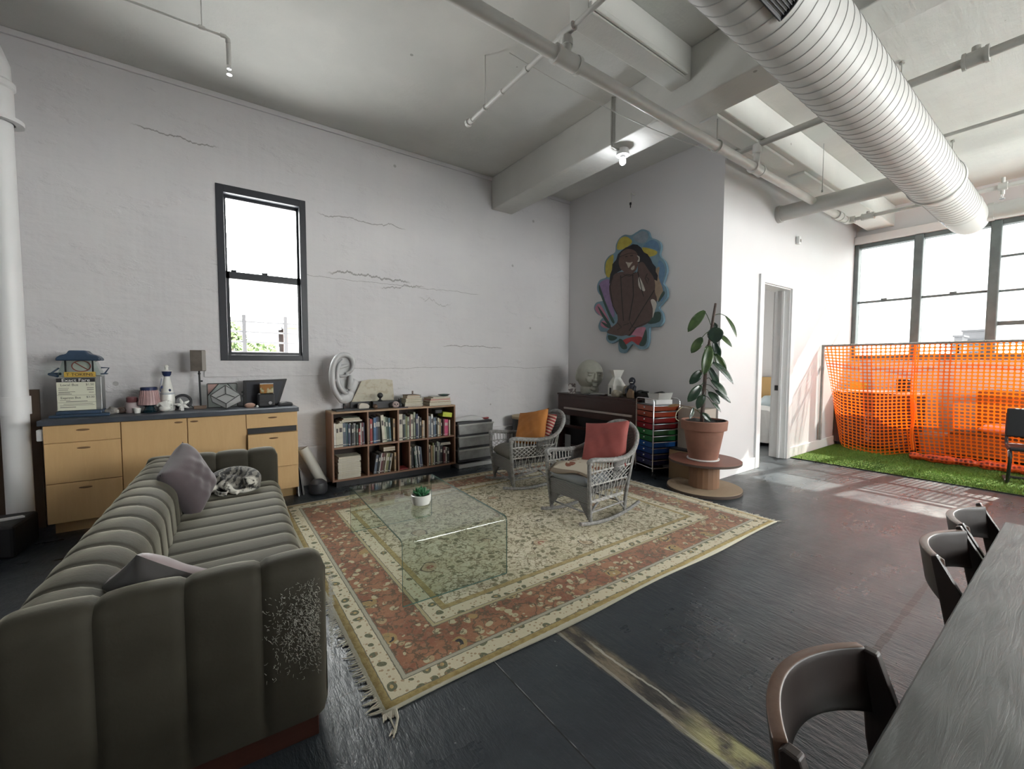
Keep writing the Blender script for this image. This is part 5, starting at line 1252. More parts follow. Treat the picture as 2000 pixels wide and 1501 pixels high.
seat_cush(GCU, 'grey-brown seat cushion on the wicker chair nearest the back wall', 2.905+c2*.045, 3.835+s2*.045, pi-.145, .39, .17, 2)
g = NT('embroidered_cloth'); v1 = g.vor(7.5, .8); v2 = g.noise(16, 3)
mk = g.m('MULTIPLY', g.m('LESS_THAN', v1, .36), g.m('GREATER_THAN', v2, .47)); X = g.xyz()
bd = g.m('GREATER_THAN', g.m('MAXIMUM', g.m('ABSOLUTE', X['X']), g.m('ABSOLUTE', X['Y'])), .205)
g.set(col=g.mix(g.m('MULTIPLY', bd, .8), g.mix(mk, (.50, .45, .36), (.21, .075, .045)), (.16, .12, .085)), rough=.9); g.bump(g.noise(120, 2), .2, .002)
b = MB()
def cloth(u, v):
    x = (u-.5)*.44; y = (v-.5)*.46
    z = .006+.028*(1-(2*v-1)**4)*(1-abs(2*u-1)**4)+.006*sin(9*u+4*v)-(.055*max(0, (u-.82)/.18)**1.5)*(.6+.5*sin(5*v+1))
    return (x+.01*max(0, (u-.8)), y, z)
b.grid(cloth, 24, 20)
o = solo(b, 'flowered_cloth', g.mat, 'cream cloth with brown flowers lying on the seat of the nearer wicker chair', 'cloth', (2.815+c*.05, 2.70+s_*.05, .447), pi+.03)
k = o.modifiers.new('t', 'SOLIDIFY'); k.thickness = .012; k.offset = 1
def cush(label, mat, base, rz, size, th, tilt, roll, z, fwd, lat, seed, turn=0):
    p = MB().pillow(size, size, th, n=20, pinch=.07, seed=seed, wr=.005)
    o = solo(p, 'throw_cushion', mat, label, 'cushion', weld=True, smooth=80)
    bx = base[0]+cos(rz)*fwd-sin(rz)*lat; by = base[1]+sin(rz)*fwd+cos(rz)*lat
    o.matrix_world = Matrix.Translation((bx, by, z)) @ Matrix.Rotation(rz+turn, 4, 'Z') @ Matrix.Rotation(pi/2-tilt, 4, 'Y') @ Matrix.Rotation(roll, 4, 'Z')
    return o
cush('brick red cushion leaning on the back of the nearer wicker chair', M('brick_red_cotton', (.25, .058, .05), .85, nz=(5, .1), bump=(110, .2, .002)), (2.815, 2.70), pi+.03, .46, .14, .55, .17, .635, -.225, .0, 11, .22)
cush('mustard orange cushion standing on the wicker chair nearest the back wall', M('mustard_orange_cotton', (.36, .135, .025), .8, nz=(5, .1), bump=(110, .2, .002)), (2.905, 3.835), pi-.145, .44, .13, .48, .24, .645, -.12, .0, 12, .28)
g = NT('red_striped_cloth'); w = g.wave(9, 1.5, dirn='X'); g.set(col=g.mix(g.sst(w, .55, .7), (.26, .03, .035), (.45, .36, .28)), rough=.8)
cush('red patterned cushion wedged behind the mustard orange one', g.mat, (2.905, 3.835), pi-.145, .38, .10, .42, .0, .64, -.255, .03, 13)
# ------------------------------------------------------------------ piano
PIA = wood('dark_mahogany', (.032, .012, .010), (.055, .020, .016), .32, (8, .8, 8), 3, 1)
PX, PY0, PY1, PT_ = 4.46, 3.42, 4.95, .932
t = thing('upright_piano', 'low dark mahogany upright piano against the wall under the painting', 'piano', (PX, (PY0+PY1)/2, 0)); hy = (PY1-PY0)/2; dx = XR-.02-PX
MB().box(-.012, dx, -hy-.01, hy+.01, PT_-.025, PT_).build('lid', PIA, t, 0, bev=.004)
MB().box(.0, dx, -hy, hy, .60, PT_-.025).build('upper_case', PIA, t, 0, bev=.003)
for y in (-hy, hy-.035): MB().box(.0, dx, y, y+.035, 0, .60).build('side_panel', PIA, t, 0, bev=.003)
MB().box(-.006, .0, -hy+.04, hy-.04, .735, .85).build('fallboard', PIA, t, 0, bev=.002)
MB().box(-.006, .0, -hy+.04, hy-.04, .865, .90).build('upper_panel', PIA, t, 0, bev=.002)
MB().box(-.022, .004, -hy+.09, hy-.15, .693, .720).build('pale_keyslip_rail', M('pale_pink_beige_rail', (.42, .36, .34), .4), t, 0, bev=.004)
MB().box(.14, .16, -hy+.035, hy-.035, .12, .60).build('lower_panel', M('black_lower_panel', (.015, .012, .013), .4), t, 0)
MB().box(.05, dx, -hy+.035, hy-.035, .06, .12).build('bottom_rail', PIA, t, 0)
MB().box(.04, .09, -hy+.035, hy-.035, .40, .44).build('crossbar', PIA, t, 0)
for y in (-.07, 0, .07): MB().box(-.03, .06, y-.012, y+.012, .05, .065).build('pedal', M('brass', (.5, .36, .15), .3, 1), t, 0, bev=.004)
solo(MB().box(-.006, .006, -.055, .055, 0, .20), 'grey_poster_card', M('grey_printed_card', (.27, .27, .265), .6, nz=(18, .4)), 'grey printed card standing under the piano keyboard at its left end', 'card', (PX+.06, 4.80, .4405), smooth=0)
solo(MB().box(-.006, .006, -.06, .06, 0, .30), 'grey_poster_card', M('pale_grey_card', (.30, .30, .30), .6), 'pale grey card standing on the floor under the piano', 'card', (PX-.02, 4.70, .0), smooth=0)
ZP = PT_+.0006
STO = M('grey_green_stone', (.36, .36, .31), .65, nz=(9, .08))
t = thing('stone_head', 'grey stone head with a smooth face on the left of the piano top', 'sculpture', (4.66, 4.47, ZP), 0)
b = MB()
F = Vector((-.40, -.92, 0))   # faces the room, turned to the right
rot = Matrix.Rotation(math.atan2(F.y, F.x), 3, 'Z')
def hd(d):
    k = 1.0
    if d.z < -.2: k -= .09*(-d.z-.2)
    return k
b.ball((0, 0, .285), .215, .20, .235, 32, 22, rot=rot, fn=hd)
def face(x, y, z): return rot @ Vector((x, y, z))+Vector((0, 0, .285))
def lump(x, y, z, rx, ry, rz, tilt=0): b.ball(face(x, y, z), rx, ry, rz, 14, 10, rot=rot @ Matrix.Rotation(tilt, 3, 'Y'))
lump(.212, 0, -.03, .034, .022, .062, .25); lump(.222, 0, -.070, .036, .040, .024); lump(.172, .08, -.06, .03, .05, .045); lump(.172, -.08, -.06, .03, .05, .045)
lump(.200, .065, .050, .028, .058, .015); lump(.200, -.065, .050, .028, .058, .015); lump(.194, .07, .008, .022, .036, .015); lump(.194, -.07, .008, .022, .036, .015)
lump(.203, 0, -.122, .034, .052, .014); lump(.198, 0, -.150, .034, .044, .015); lump(.155, 0, -.195, .04, .05, .035)
lump(-.01, .195, -.03, .05, .022, .06); lump(-.01, -.195, -.03, .05, .022, .06)
b.lathe([(.12, -.0), (.135, .03), (.14, .08), (.13, .12)], 24)
o = b.build('head', STO, t, 60)
k = o.modifiers.new('remesh', 'REMESH'); k.mode = 'VOXEL'; k.voxel_size = .0068; k.use_smooth_shade = True
k = o.modifiers.new('smooth', 'SMOOTH'); k.iterations = 3; k.factor = .5
g = NT('photo_card'); v = g.xyz(); g.set(col=g.mix(g.m('LESS_THAN', g.m('ABSOLUTE', g.m('ADD', g.noise(16, 2), -.5)), .06), (.55, .53, .51), (.16, .13, .13)), rough=.6)
solo(MB().box(-.003, .003, -.058, .058, 0, .155, rot=Matrix.Rotation(.12, 3, 'Y'), piv=(0, 0, 0)), 'photo_card', g.mat, 'small white card with a dark drawing at the left end of the piano', 'card', (4.50, 4.68, ZP), .76, smooth=0)
MAG = M('grey_magazine', (.11, .11, .12), .4, nz=(9, .5))
for i, (x, y, rz, w, d) in enumerate(((4.58, 4.30, .1, .22, .29), (4.60, 4.25, .5, .2, .26), (4.62, 4.20, .2, .19, .24))):
    solo(MB().box(-w/2, w/2, -d/2, d/2, 0, .006+.004*i), 'magazine', MAG if i < 2 else PLF, ['large grey magazine at the bottom of the pile on the piano', 'grey magazine turned askew in the middle of the pile on the piano', 'pale magazine on top of the pile on the piano'][i], 'magazine', (x, y, ZP+(.0, .0066, .0172)[i]), rz, group='magazines on the piano', smooth=0)
t = thing('house_vase', 'cream ceramic little house with a flared chimney and dark door on the piano', 'ornament', (4.66, 3.95, ZP), -.35)
b = MB()
b.prism([(-.095, 0), (.095, 0), (.095, .15), (-.095, .15)], -.075, .075, 'y')
o = b.build('walls', CER, t, 0, bev=.004)
b = MB(); b.add([(-.1, -.08, .15), (.1, -.08, .15), (.1, .08, .15), (-.1, .08, .15), (-.045, -.035, .265), (.045, -.035, .265), (.045, .035, .265), (-.045, .035, .265)], [(0, 1, 5, 4), (1, 2, 6, 5), (2, 3, 7, 6), (3, 0, 4, 7), (4, 5, 6, 7), (3, 2, 1, 0)]); b.build('roof', CER, t, 0, bev=.003)
b = MB(); b.add([(-.045, -.035, .265), (.045, -.035, .265), (.045, .035, .265), (-.045, .035, .265), (-.085, -.06, .37), (.085, -.06, .37), (.085, .06, .37), (-.085, .06, .37), (-.07, -.05, .36), (.07, -.05, .36), (.07, .05, .36), (-.07, .05, .36)], [(0, 1, 5, 4), (1, 2, 6, 5), (2, 3, 7, 6), (3, 0, 4, 7), (4, 5, 9, 8), (5, 6, 10, 9), (6, 7, 11, 10), (7, 4, 8, 11), (8, 9, 10, 11)]); b.build('flared_chimney', CER, t, 0)
MB().box(-.0965, -.094, -.025, .025, .03, .12).build('doorway', BLACK, t, 0)
RK = M('cream_quartz', (.42, .38, .30), .6, nz=(18, .3), bump=(30, .4, .006))
solo(MB().ball((0, 0, .075), .06, .08, .085, 10, 8, fn=lambda d: 1+.14*sin(7*d.x)*sin(6*d.y+2*d.z)), 'quartz_rock', M('beige_stone', (.34, .29, .22), .7, nz=(12, .2)), 'tall beige stone right of the ceramic house on the piano', 'stone', (4.72, 3.80, ZP-.004), smooth=25)
solo(MB().ball((0, 0, .045), .06, .09, .055, 9, 7, fn=lambda d: 1+.2*sin(8*d.x+1)*sin(7*d.y+3*d.z)), 'quartz_rock', RK, 'rough cream crystal rock in front of the ceramic house on the piano', 'stone', (4.56, 3.86, ZP-.004), smooth=20)
BLS = M('dark_blue_bronze', (.018, .021, .032), .3, nz=(12, .2))
t = thing('bronze_figurine', 'dark blue-black seated figurine with a grinning round head on the piano', 'figurine', (4.64, 3.665, ZP), 0)
b = MB(); b.lathe([(.07, 0), (.075, .02), (.062, .07), (.05, .12), (.045, .16), (.03, .185)], 20); b.ball((-.0, 0, .225), .048, .045, .052, 18, 12); b.tube([(.0, .05, .15), (-.05, .06, .10), (-.075, .03, .05)], .02, 8); b.tube([(.0, -.05, .15), (-.04, -.07, .10), (-.07, -.04, .04)], .02, 8)
b.build('body', BLS, t)
MB().ball((-.036, -.02, .205), .012, .024, .008, 10, 6, rot=Matrix.Rotation(.6, 3, 'Z')).build('grin', CER, t)
solo(MB().prism([(-.05, 0), (.045, 0), (.055, .06), (.01, .13), (-.045, .10)], -.02, .02, 'x'), 'wood_block', M('raw_wood', (.22, .15, .085), .6, nz=(6, .2)), 'raw wooden wedge in front of the dark figurine on the piano', 'block', (4.53, 3.60, ZP), smooth=0, bev=.006)
solo(MB().box(-.06, .06, -.09, .09, 0, .075).box(-.05, .0, -.11, -.02, .075, .10).ball((0, .02, .075), .06, .06, .035, 14, 8), 'camera_bag', BLACK, 'lumpy black camera bag right of the dark figurine on the piano', 'bag', (4.67, 3.52, ZP), smooth=30, bev=.01)
# ------------------------------------------------------------------ rainbow cart
t = thing('drawer_cart', 'chrome trolley with rainbow plastic drawers at the right end of the piano', 'cart', (4.565, 3.205, 0), -.30)
hw, hd_ = .165, .19   # drawers face -x
def plas(n, c): return M(n, c, .22, spec=.6, nz=(5, .15))
RB = [('rust_plastic', (.20, .035, .012)), ('rust_orange_plastic', (.23, .03, .012)), ('red_plastic', (.20, .010, .010)), ('crimson_plastic', (.17, .008, .012)), ('green_plastic', (.022, .12, .035)), ('dark_green_plastic', (.015, .095, .03)), ('blue_plastic', (.010, .06, .20)), ('deep_blue_plastic', (.008, .04, .16)), ('navy_plastic', (.008, .012, .075)), ('indigo_plastic', (.010, .010, .06))]
z = .885
for i, (nm, c) in enumerate(RB):
    hh = .073; z0 = z-hh
    o = MB().prism([(-hw+.012, z0+.004), (hw-.012, z0+.004), (hw-.004, z-.004), (-hw+.004, z-.004)], -hd_, hd_, 'x', T=None).build('drawer', plas(nm, c), t, 0, bev=.004)
    MB().ball((-hd_-.006, 0, z-.03), .009, nu=12, nv=8).build('knob', CER, o)
    MB().box(-hd_-.004, hd_, hw-.006, hw+.004, z-.010, z-.002).box(-hd_-.004, hd_, -hw-.004, -hw+.006, z-.010, z-.002).build('runner', CHROME, t, 0)
    z = z0-.0015
MB().box(-hd_, hd_, -hw, hw, .886, .896).build('top_tray', M('smoke_grey_top', (.16, .16, .165), .3), t, 0, bev=.003)
for x in (-hd_, hd_):
    P = [(x, -hw-.008, .07), (x, -hw-.008, .93), (x, -hw+.005, .955), (x, -hw+.03, .965), (x, hw-.03, .965), (x, hw-.005, .955), (x, hw+.008, .93), (x, hw+.008, .07)]
    b = MB(); b.tube(P, .0075, 10); b.tube([(x, -hw-.008, .115), (x, hw+.008, .115)], .006, 8); b.build('frame_hoop', CHROME, t)
MB().tube([(-hd_, hw+.008, .115), (hd_, hw+.008, .115)], .006, 8).tube([(-hd_, -hw-.008, .115), (hd_, -hw-.008, .115)], .006, 8).build('side_rail', CHROME, t)
for x in (-hd_, hd_):
    for y in (-hw-.008, hw+.008):
        o = MB().cyl((x, y, .05), (x, y, .08), .008).build('caster', DARKM, t)
        MB().cyl((x+.012, y-.012, .0275), (x+.012, y+.012, .0275), .027, n=16).build('wheel', BLACK, o)
R3 = Matrix.Rotation(-.30, 4, 'Z')
def oncart(x, y): v = R3 @ Vector((x, y, 0)); return (4.565+v.x, 3.205+v.y, .8966)
solo(MB().box(-.12, .12, -.12, .10, 0, .055), 'white_carton', TRIM, 'flat white carton on the top of the rainbow cart', 'carton', oncart(-.02, -.03), -.30, smooth=0, bev=.003)
t = thing('white_basket', 'white paper basket holding black cables, on the carton on the rainbow cart', 'basket', (*oncart(.0, -.03)[:2], .8966+.0556), -.30)
b = MB()
for k in range(4):
    pass
b.add([(-.09, -.10, 0), (.09, -.10, 0), (.09, .08, 0), (-.09, .08, 0), (-.105, -.13, .08), (.105, -.12, .085), (.105, .10, .075), (-.105, .10, .07)], [(0, 3, 2, 1), (0, 1, 5, 4), (1, 2, 6, 5), (2, 3, 7, 6), (3, 0, 4, 7)])
o = b.build('basket_body', M('pale_basket', (.50, .50, .48), .6), t, 0); k = o.modifiers.new('t', 'SOLIDIFY'); k.thickness = .004
MB().tube(cr([(-.06, .05, .06), (-.03, -.02, .085), (.03, -.05, .08), (.06, .02, .085), (.0, .05, .075), (-.05, -.03, .07)], 5), .008, 6).build('cable', BLACK, t)
solo(MB().box(-.05, .05, -.06, .06, 0, .03), 'black_pouch', BLACK, 'small black pouch on the rainbow cart nearest the piano', 'pouch', oncart(-.06, .125), -.30, smooth=0, bev=.008)
# pale cabinet and crate behind the plant
TANB = M('tan_cardboard', (.36, .31, .265), .75, nz=(4, .05))
solo(MB().box(-.13, .13, -.17, .17, .0, .86), 'tan_carton', TANB, 'tall tan carton standing against the wall behind the terracotta pot', 'carton', (4.79, 2.81, 0), smooth=0, bev=.004)
solo(MB().box(-.05, .05, -.14, .14, 0, .02), 'black_tablet', BLACK, 'black slab on top of the tan crate between cart and spool', 'tablet', (4.595, 2.86, .3505), smooth=0)
solo(MB().box(-.06, .06, -.15, .15, 0, .35), 'wooden_crate', wood('crate_wood', (.25, .165, .09), (.34, .23, .13), .7, (2, 8, 8)), 'tan wooden crate on the floor between the rainbow cart and the spool', 'crate', (4.595, 2.86, 0), smooth=0, bev=.003)
# ------------------------------------------------------------------ cable spool with rubber plant
SPX, SPY = 4.435, 2.50
RED = wood('red_stained_spool_top', (.13, .045, .032), (.22, .085, .055), .5, (1, 9, 1), 2.5, 1.5)
TANW = wood('weathered_spool_base', (.24, .175, .115), (.36, .275, .185), .75, (1, 9, 1), 2.5, 1.5)
DRM = wood('spool_drum_wood', (.16, .085, .045), (.23, .125, .07), .6, (7, 7, .8), 3, 1)
EDG = M('dark_spool_edge', (.06, .04, .03), .7)
t = thing('cable_spool', 'wooden cable spool with a red-stained top used as a plant stand', 'spool', (SPX, SPY, 0))
o = MB().cyl((0, 0, .0), (0, 0, .036), .385, n=56).build('base_disc', [TANW], t, bev=.004)
MB().cyl((0, 0, .036), (0, 0, .312), .158, n=18).build('drum', DRM, t, smooth=0, bev=.003)
MB().cyl((0, 0, .312), (0, 0, .340), .372, n=56).build('top_disc', RED, t, bev=.004)
MB().lathe([(.3725, .314), (.3745, .316), (.3745, .336), (.3725, .338)], 56, caps=False).build('top_rim', EDG, t)
MB().lathe([(.3855, .003), (.3875, .005), (.3875, .031), (.3855, .033)], 56, caps=False).build('base_rim', EDG, t)
TER = M('terracotta', (.215, .10, .068), .75, nz=(5, .14), bump=(40, .1, .002))
ZS = .3405
t = thing('rubber_plant', 'tall rubber plant in a big terracotta pot standing on the cable spool', 'plant', (SPX-.03, SPY-.0, ZS), 0)
MB().lathe([(.13, .0), (.148, .01), (.205, .335), (.233, .338), (.241, .43), (.236, .438), (.222, .438), (.218, .40)], 44, caps=False).cyl((0, 0, .0), (0, 0, .012), .13, n=44).build('pot', TER, t, 30)
MB().lathe([(.155, .002), (.165, .004), (.168, .016), (.150, .018)], 44).build('saucer', TRIM, t)
g = MB(); g.grid(lambda u, v: (.218*v*cos(2*pi*u), .218*v*sin(2*pi*u), .415+.02*sin(9*v+5*u)*v+.012*sin(14*u*pi)*v), 28, 6, cu=True); g.build('soil', M('black_soil', (.018, .016, .015), .95, bump=(60, .8, .02)), t)
STEM = M('brown_stem', (.075, .05, .042), .7, bump=(40, .4, .004), nz=(20, .3))
RV = Vector((.812, -.583, 0)); FV = Vector((.583, .812, 0))
def zp(zx, zy, dep=0): return RV*((zx-245)/796-.03)+FV*dep+Vector((0, 0, .42+(1125-zy)/796))
MB().tube(cr([tuple(zp(250, 1150)), tuple(zp(262, 900)), tuple(zp(280, 640, .01)), tuple(zp(302, 420)), tuple(zp(328, 220)), tuple(zp(345, 98))], 4, False), [.023-.010*i/20 for i in range(21)], 10).build('stem', STEM, t)
def m_leaf(nm, c1, c2):
    q = NT(nm); q.set(col=q.mix(q.sst(q.noise(9, 4), .35, .65), c1, c2), rough=.26, spec=.6); return q.mat
LEAF = m_leaf('rubber_leaf', (.010, .026, .017), (.024, .050, .026)); LEAFL = m_leaf('rubber_leaf_green', (.028, .058, .018), (.055, .095, .03)); LEAFB = m_leaf('brown_dry_leaf', (.14, .075, .03), (.2, .12, .05))
PET = M('leaf_stalk', (.10, .10, .05), .6)
LV = [(255, 160, 115, 345, 84, .02, 1, 330), (415, 210, 490, 395, 52, -.06, 1, 200), (352, 258, 362, 352, 60, .08, 0, 260), (300, 312, 300, 446, 124, -.16, 0, 290), (238, 392, 152, 528, 76, .02, 1, 330), (372, 358, 478, 476, 46, .0, 1, 330), (272, 466, 214, 714, 90, -.12, 1, 430), (352, 428, 416, 585, 70, .05, 0, 390), (365, 535, 455, 720, 74, .04, 1, 530), (298, 606, 460, 792, 92, -.12, 0, 590), (238, 680, 146, 800, 78, .02, 0, 640), (300, 762, 424, 905, 82, -.08, 0, 750), (360, 850, 484, 960, 44, .0, 0, 800), (226, 808, 112, 952, 84, -.04, 0, 790), (242, 888, 172, 1008, 68, -.08, 0, 880), (290, 865, 372, 965, 66, -.05, 0, 850), (335, 960, 408, 1042, 40, .0, 0, 900), (158, 1003, 108, 1096, 36, -.06, 0, 1080), (228, 1045, 300, 1118, 50, -.10, 0, 1080), (70, 985, -40, 1002, 26, .06, 2, 1060), (300, 470, 318, 600, 48, .12, 1, 450), (320, 640, 450, 828, 60, .10, 0, 600)]
rl = random.Random(9)
for bx, by, tx, ty, wd, dep, kind, sy in LV:
    p0 = zp(bx, by, dep*.7); p1 = zp(tx, ty, dep*1.15+rl.uniform(-.05, .05)); L_ = (p1-p0).length; d = (p1-p0).normalized()
    nrm_ = (-FV*.75+Vector((0, 0, .55))+RV*rl.uniform(-.5, .5)); nrm_ = (nrm_-d*nrm_.dot(d)).normalized(); sd = d.cross(nrm_); W = wd/796
    b = MB()
    def lf(u, v):
        s = 2*v-1; w = W/2*(sin(pi*min(1, u*.97+.03))**.62)*(1-.12*u)
        return p0+d*(L_*u)+sd*(w*s*1.08)+nrm_*(.10*abs(s)*w*2.2+.10*L_*sin(pi*u)*.5)
    b.grid(lf, 10, 6); b.tube([tuple(lf(u/8, .5)-nrm_*.002) for u in range(9)], .0022, 5)
    xs = 250+ (345-250)*(1125-sy)/1027
    ps = zp(xs, sy, 0)
    md = (ps+p0)/2+Vector((0, 0, .018))
    b.tube(cr([tuple(ps), tuple(md), tuple(p0)], 4, False), .0035, 5)
    o = b.build('leaf', [LEAF, LEAFL, LEAFB][kind], t, 60)
    k = o.modifiers.new('t', 'SOLIDIFY'); k.thickness = .0016
    if kind == 2: o['label'] = 'dried brown leaf'
MB().tube(cr([tuple(zp(60, 1125, .02)), tuple(zp(28, 1100, .02)), tuple(zp(40, 1045, .03)), tuple(zp(90, 1000, .04))], 5, False), .005, 6).build('pale_stalk', M('pale_dry_stalk', (.45, .40, .28), .6), t)
# ------------------------------------------------------------------ shaped painting
AC = dict(grey=(.22, .27, .31), yellow=(.40, .33, .05), blue=(.10, .20, .32), lilac=(.24, .16, .30), pink=(.42, .17, .24), green=(.02, .055, .045), tan=(.30, .22, .15), red=(.36, .035, .04), hair=(.010, .009, .013), skin=(.085, .050, .042), skin2=(.105, .060, .048), white=(.50, .47, .42), cream=(.40, .35, .29), line=(.016, .010, .010))
AM = {k: M('painting_'+k, v, .5, nz=(16, .10)) for k, v in AC.items()}
b = MB(); mats = [M('painting_border_blue', (.15, .25, .31), .5, nz=(6, .12))]; idx = {}
def smooth_out(P, n=4): return [(q.x, q.y) for q in cr([(x, y, 0) for x, y in P], n)]
b.prism(smooth_out(ART_OUT), XR-.045, XR-.004, 'x')
for k, (c, P) in enumerate(ART):
    if c not in idx: idx[c] = len(mats); mats.append(AM[c])
    b.mat(idx[c]); x = XR-.045-.0006*(k+1)*.35
    if c in ('line',): P2 = P
    else: P2 = smooth_out(P, 3) if c != 'hair' else P
    b.prism(P2, x, x+.0012, 'x')
ay = sum(p[0] for p in ART_OUT)/len(ART_OUT); az = sum(p[1] for p in ART_OUT)/len(ART_OUT)
b.v = [(x-XR, y-ay, z-az) for x, y, z in b.v]
rnd = random.Random(2)
solo(b, 'shaped_painting', mats, 'scalloped painted panel of a crouching dark-haired woman hung above the piano', 'painting', (XR, ay, az), smooth=0)
# ------------------------------------------------------------------ artificial turf
g = NT('artificial_turf'); n1 = g.noise(60, 3, g.map((1, 2.5, 1))); n2 = g.noise(2, 3)
g.set(col=g.mix(g.sst(n1, .3, .7), (.035, .075, .008), (.13, .22, .030)), rough=.9, spec=.15); g.bump(n1, .7, .02)
t = thing('turf_mat', 'green artificial grass mat on the floor by the big windows', 'turf', (8.2, .5, 0))
MB().box(-1.26, 1.18, -2.6, 2.09, 0, .012).build('backing', BLACK, t, 0)
b = MB(); b.grid(lambda u, v: (-1.255+2.43*u, -2.595+4.68*v, .0135), 2, 2); b.build('turf_base', g.mat, t)
TB = M('turf_blade', (.115, .20, .028), .7, nz=(1.2, .35))
rnd = random.Random(21); b = MB()
for i in range(26000):
    x = rnd.uniform(-1.262, 1.17); y = rnd.triangular(-2.3, 2.085, 1.2); h = rnd.uniform(.016, .030); a = rnd.uniform(0, 6.28); w = .0035
    lx, ly = rnd.gauss(0, .010), rnd.gauss(0, .010)
    b.add([(x-w*cos(a), y-w*sin(a), .012), (x+w*cos(a), y+w*sin(a), .012), (x+lx, y+ly, .012+h)], [(0, 1, 2)])
o = b.build('turf_blades', TB, t, 0); o['kind'] = 'stuff'
# ------------------------------------------------------------------ orange safety net
NET = NT('orange_plastic_mesh')
NET.set(col=(.90, .24, .025), rough=.45)
n = NET.n; trl = n.new('ShaderNodeBsdfTranslucent'); trl.inputs[0].default_value = (.98, .36, .025, 1)
mx = n.new('ShaderNodeMixShader'); mx.inputs[0].default_value = .5; NET.L(NET.b.outputs[0], mx.inputs[1]); NET.L(trl.outputs[0], mx.inputs[2]); NET.L(mx.outputs[0], NET.out.inputs[0])
NX = 8.04
def netpanel(name, label, ya, yb, z0, z1, ncol, nrow, off, fold):
    b = MB(); V = {}
    def P(u, v):
        y = ya+(yb-ya)*u; z = z1+(z0-z1)*v
        dx, dy, dz = off(u, v)
        return (NX+dx, y+dy, z+dz)
    hw_, hh_ = .37, .35; k8 = [(-1, -.55), (-.55, -1), (.55, -1), (1, -.55), (1, .55), (.55, 1), (-.55, 1), (-1, .55)]
    gx, gy = ncol, nrow
    for j in range(nrow):
        for i in range(ncol):
            cu, cv_ = (i+.5)/gx, (j+.5)/gy
            outer = [(-.5, -.28), (-.28, -.5), (.28, -.5), (.5, -.28), (.5, .28), (.28, .5), (-.28, .5), (-.5, .28)]
            cor = [(-.5, -.5), (.5, -.5), (.5, .5), (-.5, .5)]
            vs = [P(cu+x/gx, cv_+y/gy) for x, y in outer]+[P(cu+x*hw_/gx, cv_+y*hh_/gy) for x, y in k8]+[P(cu+x/gx, cv_+y/gy) for x, y in cor]
            fs = [(q, (q+1) % 8, 8+(q+1) % 8, 8+q) for q in range(8)]+[(16, 1, 0), (17, 3, 2), (18, 5, 4), (19, 7, 6)]
            b.add(vs, fs)
    o = b.build(name, NET.mat, None, 0, weld=True)
    s = o.modifiers.new('t', 'SOLIDIFY'); s.thickness = .0022
    return tag(o, label, 'safety net')
def off1(u, v):   # u from the wall, v downwards
    e = max(0, 1-u/.22)
    return (.10*sin(pi*v)*sin(4.2*u+.6)+.03*sin(9*u+5*v)+.30*v*v*.9+.05*e*v, -.22*v**1.1*e**1.3*(1-.15*v), .03*sin(7*u+1)*v-.06*v*sin(3*u)+.10*v*e)
netpanel('safety_net', 'orange plastic safety net panel hung next to the door wall', 2.59, 1.50, .075, 1.672, 21, 33, off1, 0)
def off2(u, v):
    return (.09*sin(pi*v)*sin(5*u+.3)+.04*sin(8*u-4*v)+.26*v*v, .05*sin(3*v+1)*v*(1-u), .03*sin(6*u)*v-.05*v*u)
netpanel('safety_net', 'orange plastic safety net panel further right, behind the folding chair', 1.505, -.75, .03, 1.672, 44, 34, off2, 0)
# rolled up surplus at the foot of the second panel
b = MB(); rnd = random.Random(4)
P = [(8.22+.02*sin(5*i), 1.52-.19*i, .075+.012*sin(3.1*i)) for i in range(13)]
b.tube(cr(P, 4, False), [.052+.010*sin(1.7*i)+rnd.uniform(-.008, .008) for i in range(49)], 12)
q = NT('bunched_orange_net'); v = q.map((22, 22, 22)); h = q.vor(1, .3, v=v); q.set(col=q.mix(q.sst(h, .25, .5), (.16, .012, .008), (.75, .09, .012)), rough=.5); q.bump(h, 1, .02)
solo(b, 'net_roll', q.mat, 'bunched up surplus of the orange net lying along its foot', 'net')
b = MB(); P = cr([(8.10, 1.50, 1.66), (8.09, 1.495, 1.2), (8.12, 1.50, .9), (8.10, 1.48, .7), (8.16, 1.51, .4), (8.24, 1.50, .16)], 5, False); b.tube(P, [.010]*9+[.018, .026, .03, .028, .026, .022, .02, .02, .02, .02, .02, .02, .02, .02, .02, .02, .02, .02][:len(P)-9], 8)
solo(b, 'net_fold', NET.mat, 'gathered vertical fold where the two orange nets overlap', 'net')
t = thing('net_railing', 'grey rail and wall post carrying the orange net', 'rail', (NX, 2.6, 0))
PSTM = M('weathered_grey_rail', (.25, .235, .22), .6, nz=(10, .15))
MB().cyl((0, -.0, 1.685), (0, -3.4, 1.685), .016, n=12).build('top_rail', PSTM, t)
MB().box(-.03, .02, -.035, -.003, .16, 1.70).build('wall_post', PSTM, t, 0, bev=.004)
rnd = random.Random(8)
for i in range(48):
    y = -.02-(i+rnd.random())*3.2/48; MB().tube([(0, y, 1.702), (-.02, y+rnd.uniform(-.02, .02), 1.69), (0, y+rnd.uniform(-.01, .01), 1.668)], .004, 5).build('net_tie', PSTM, t)
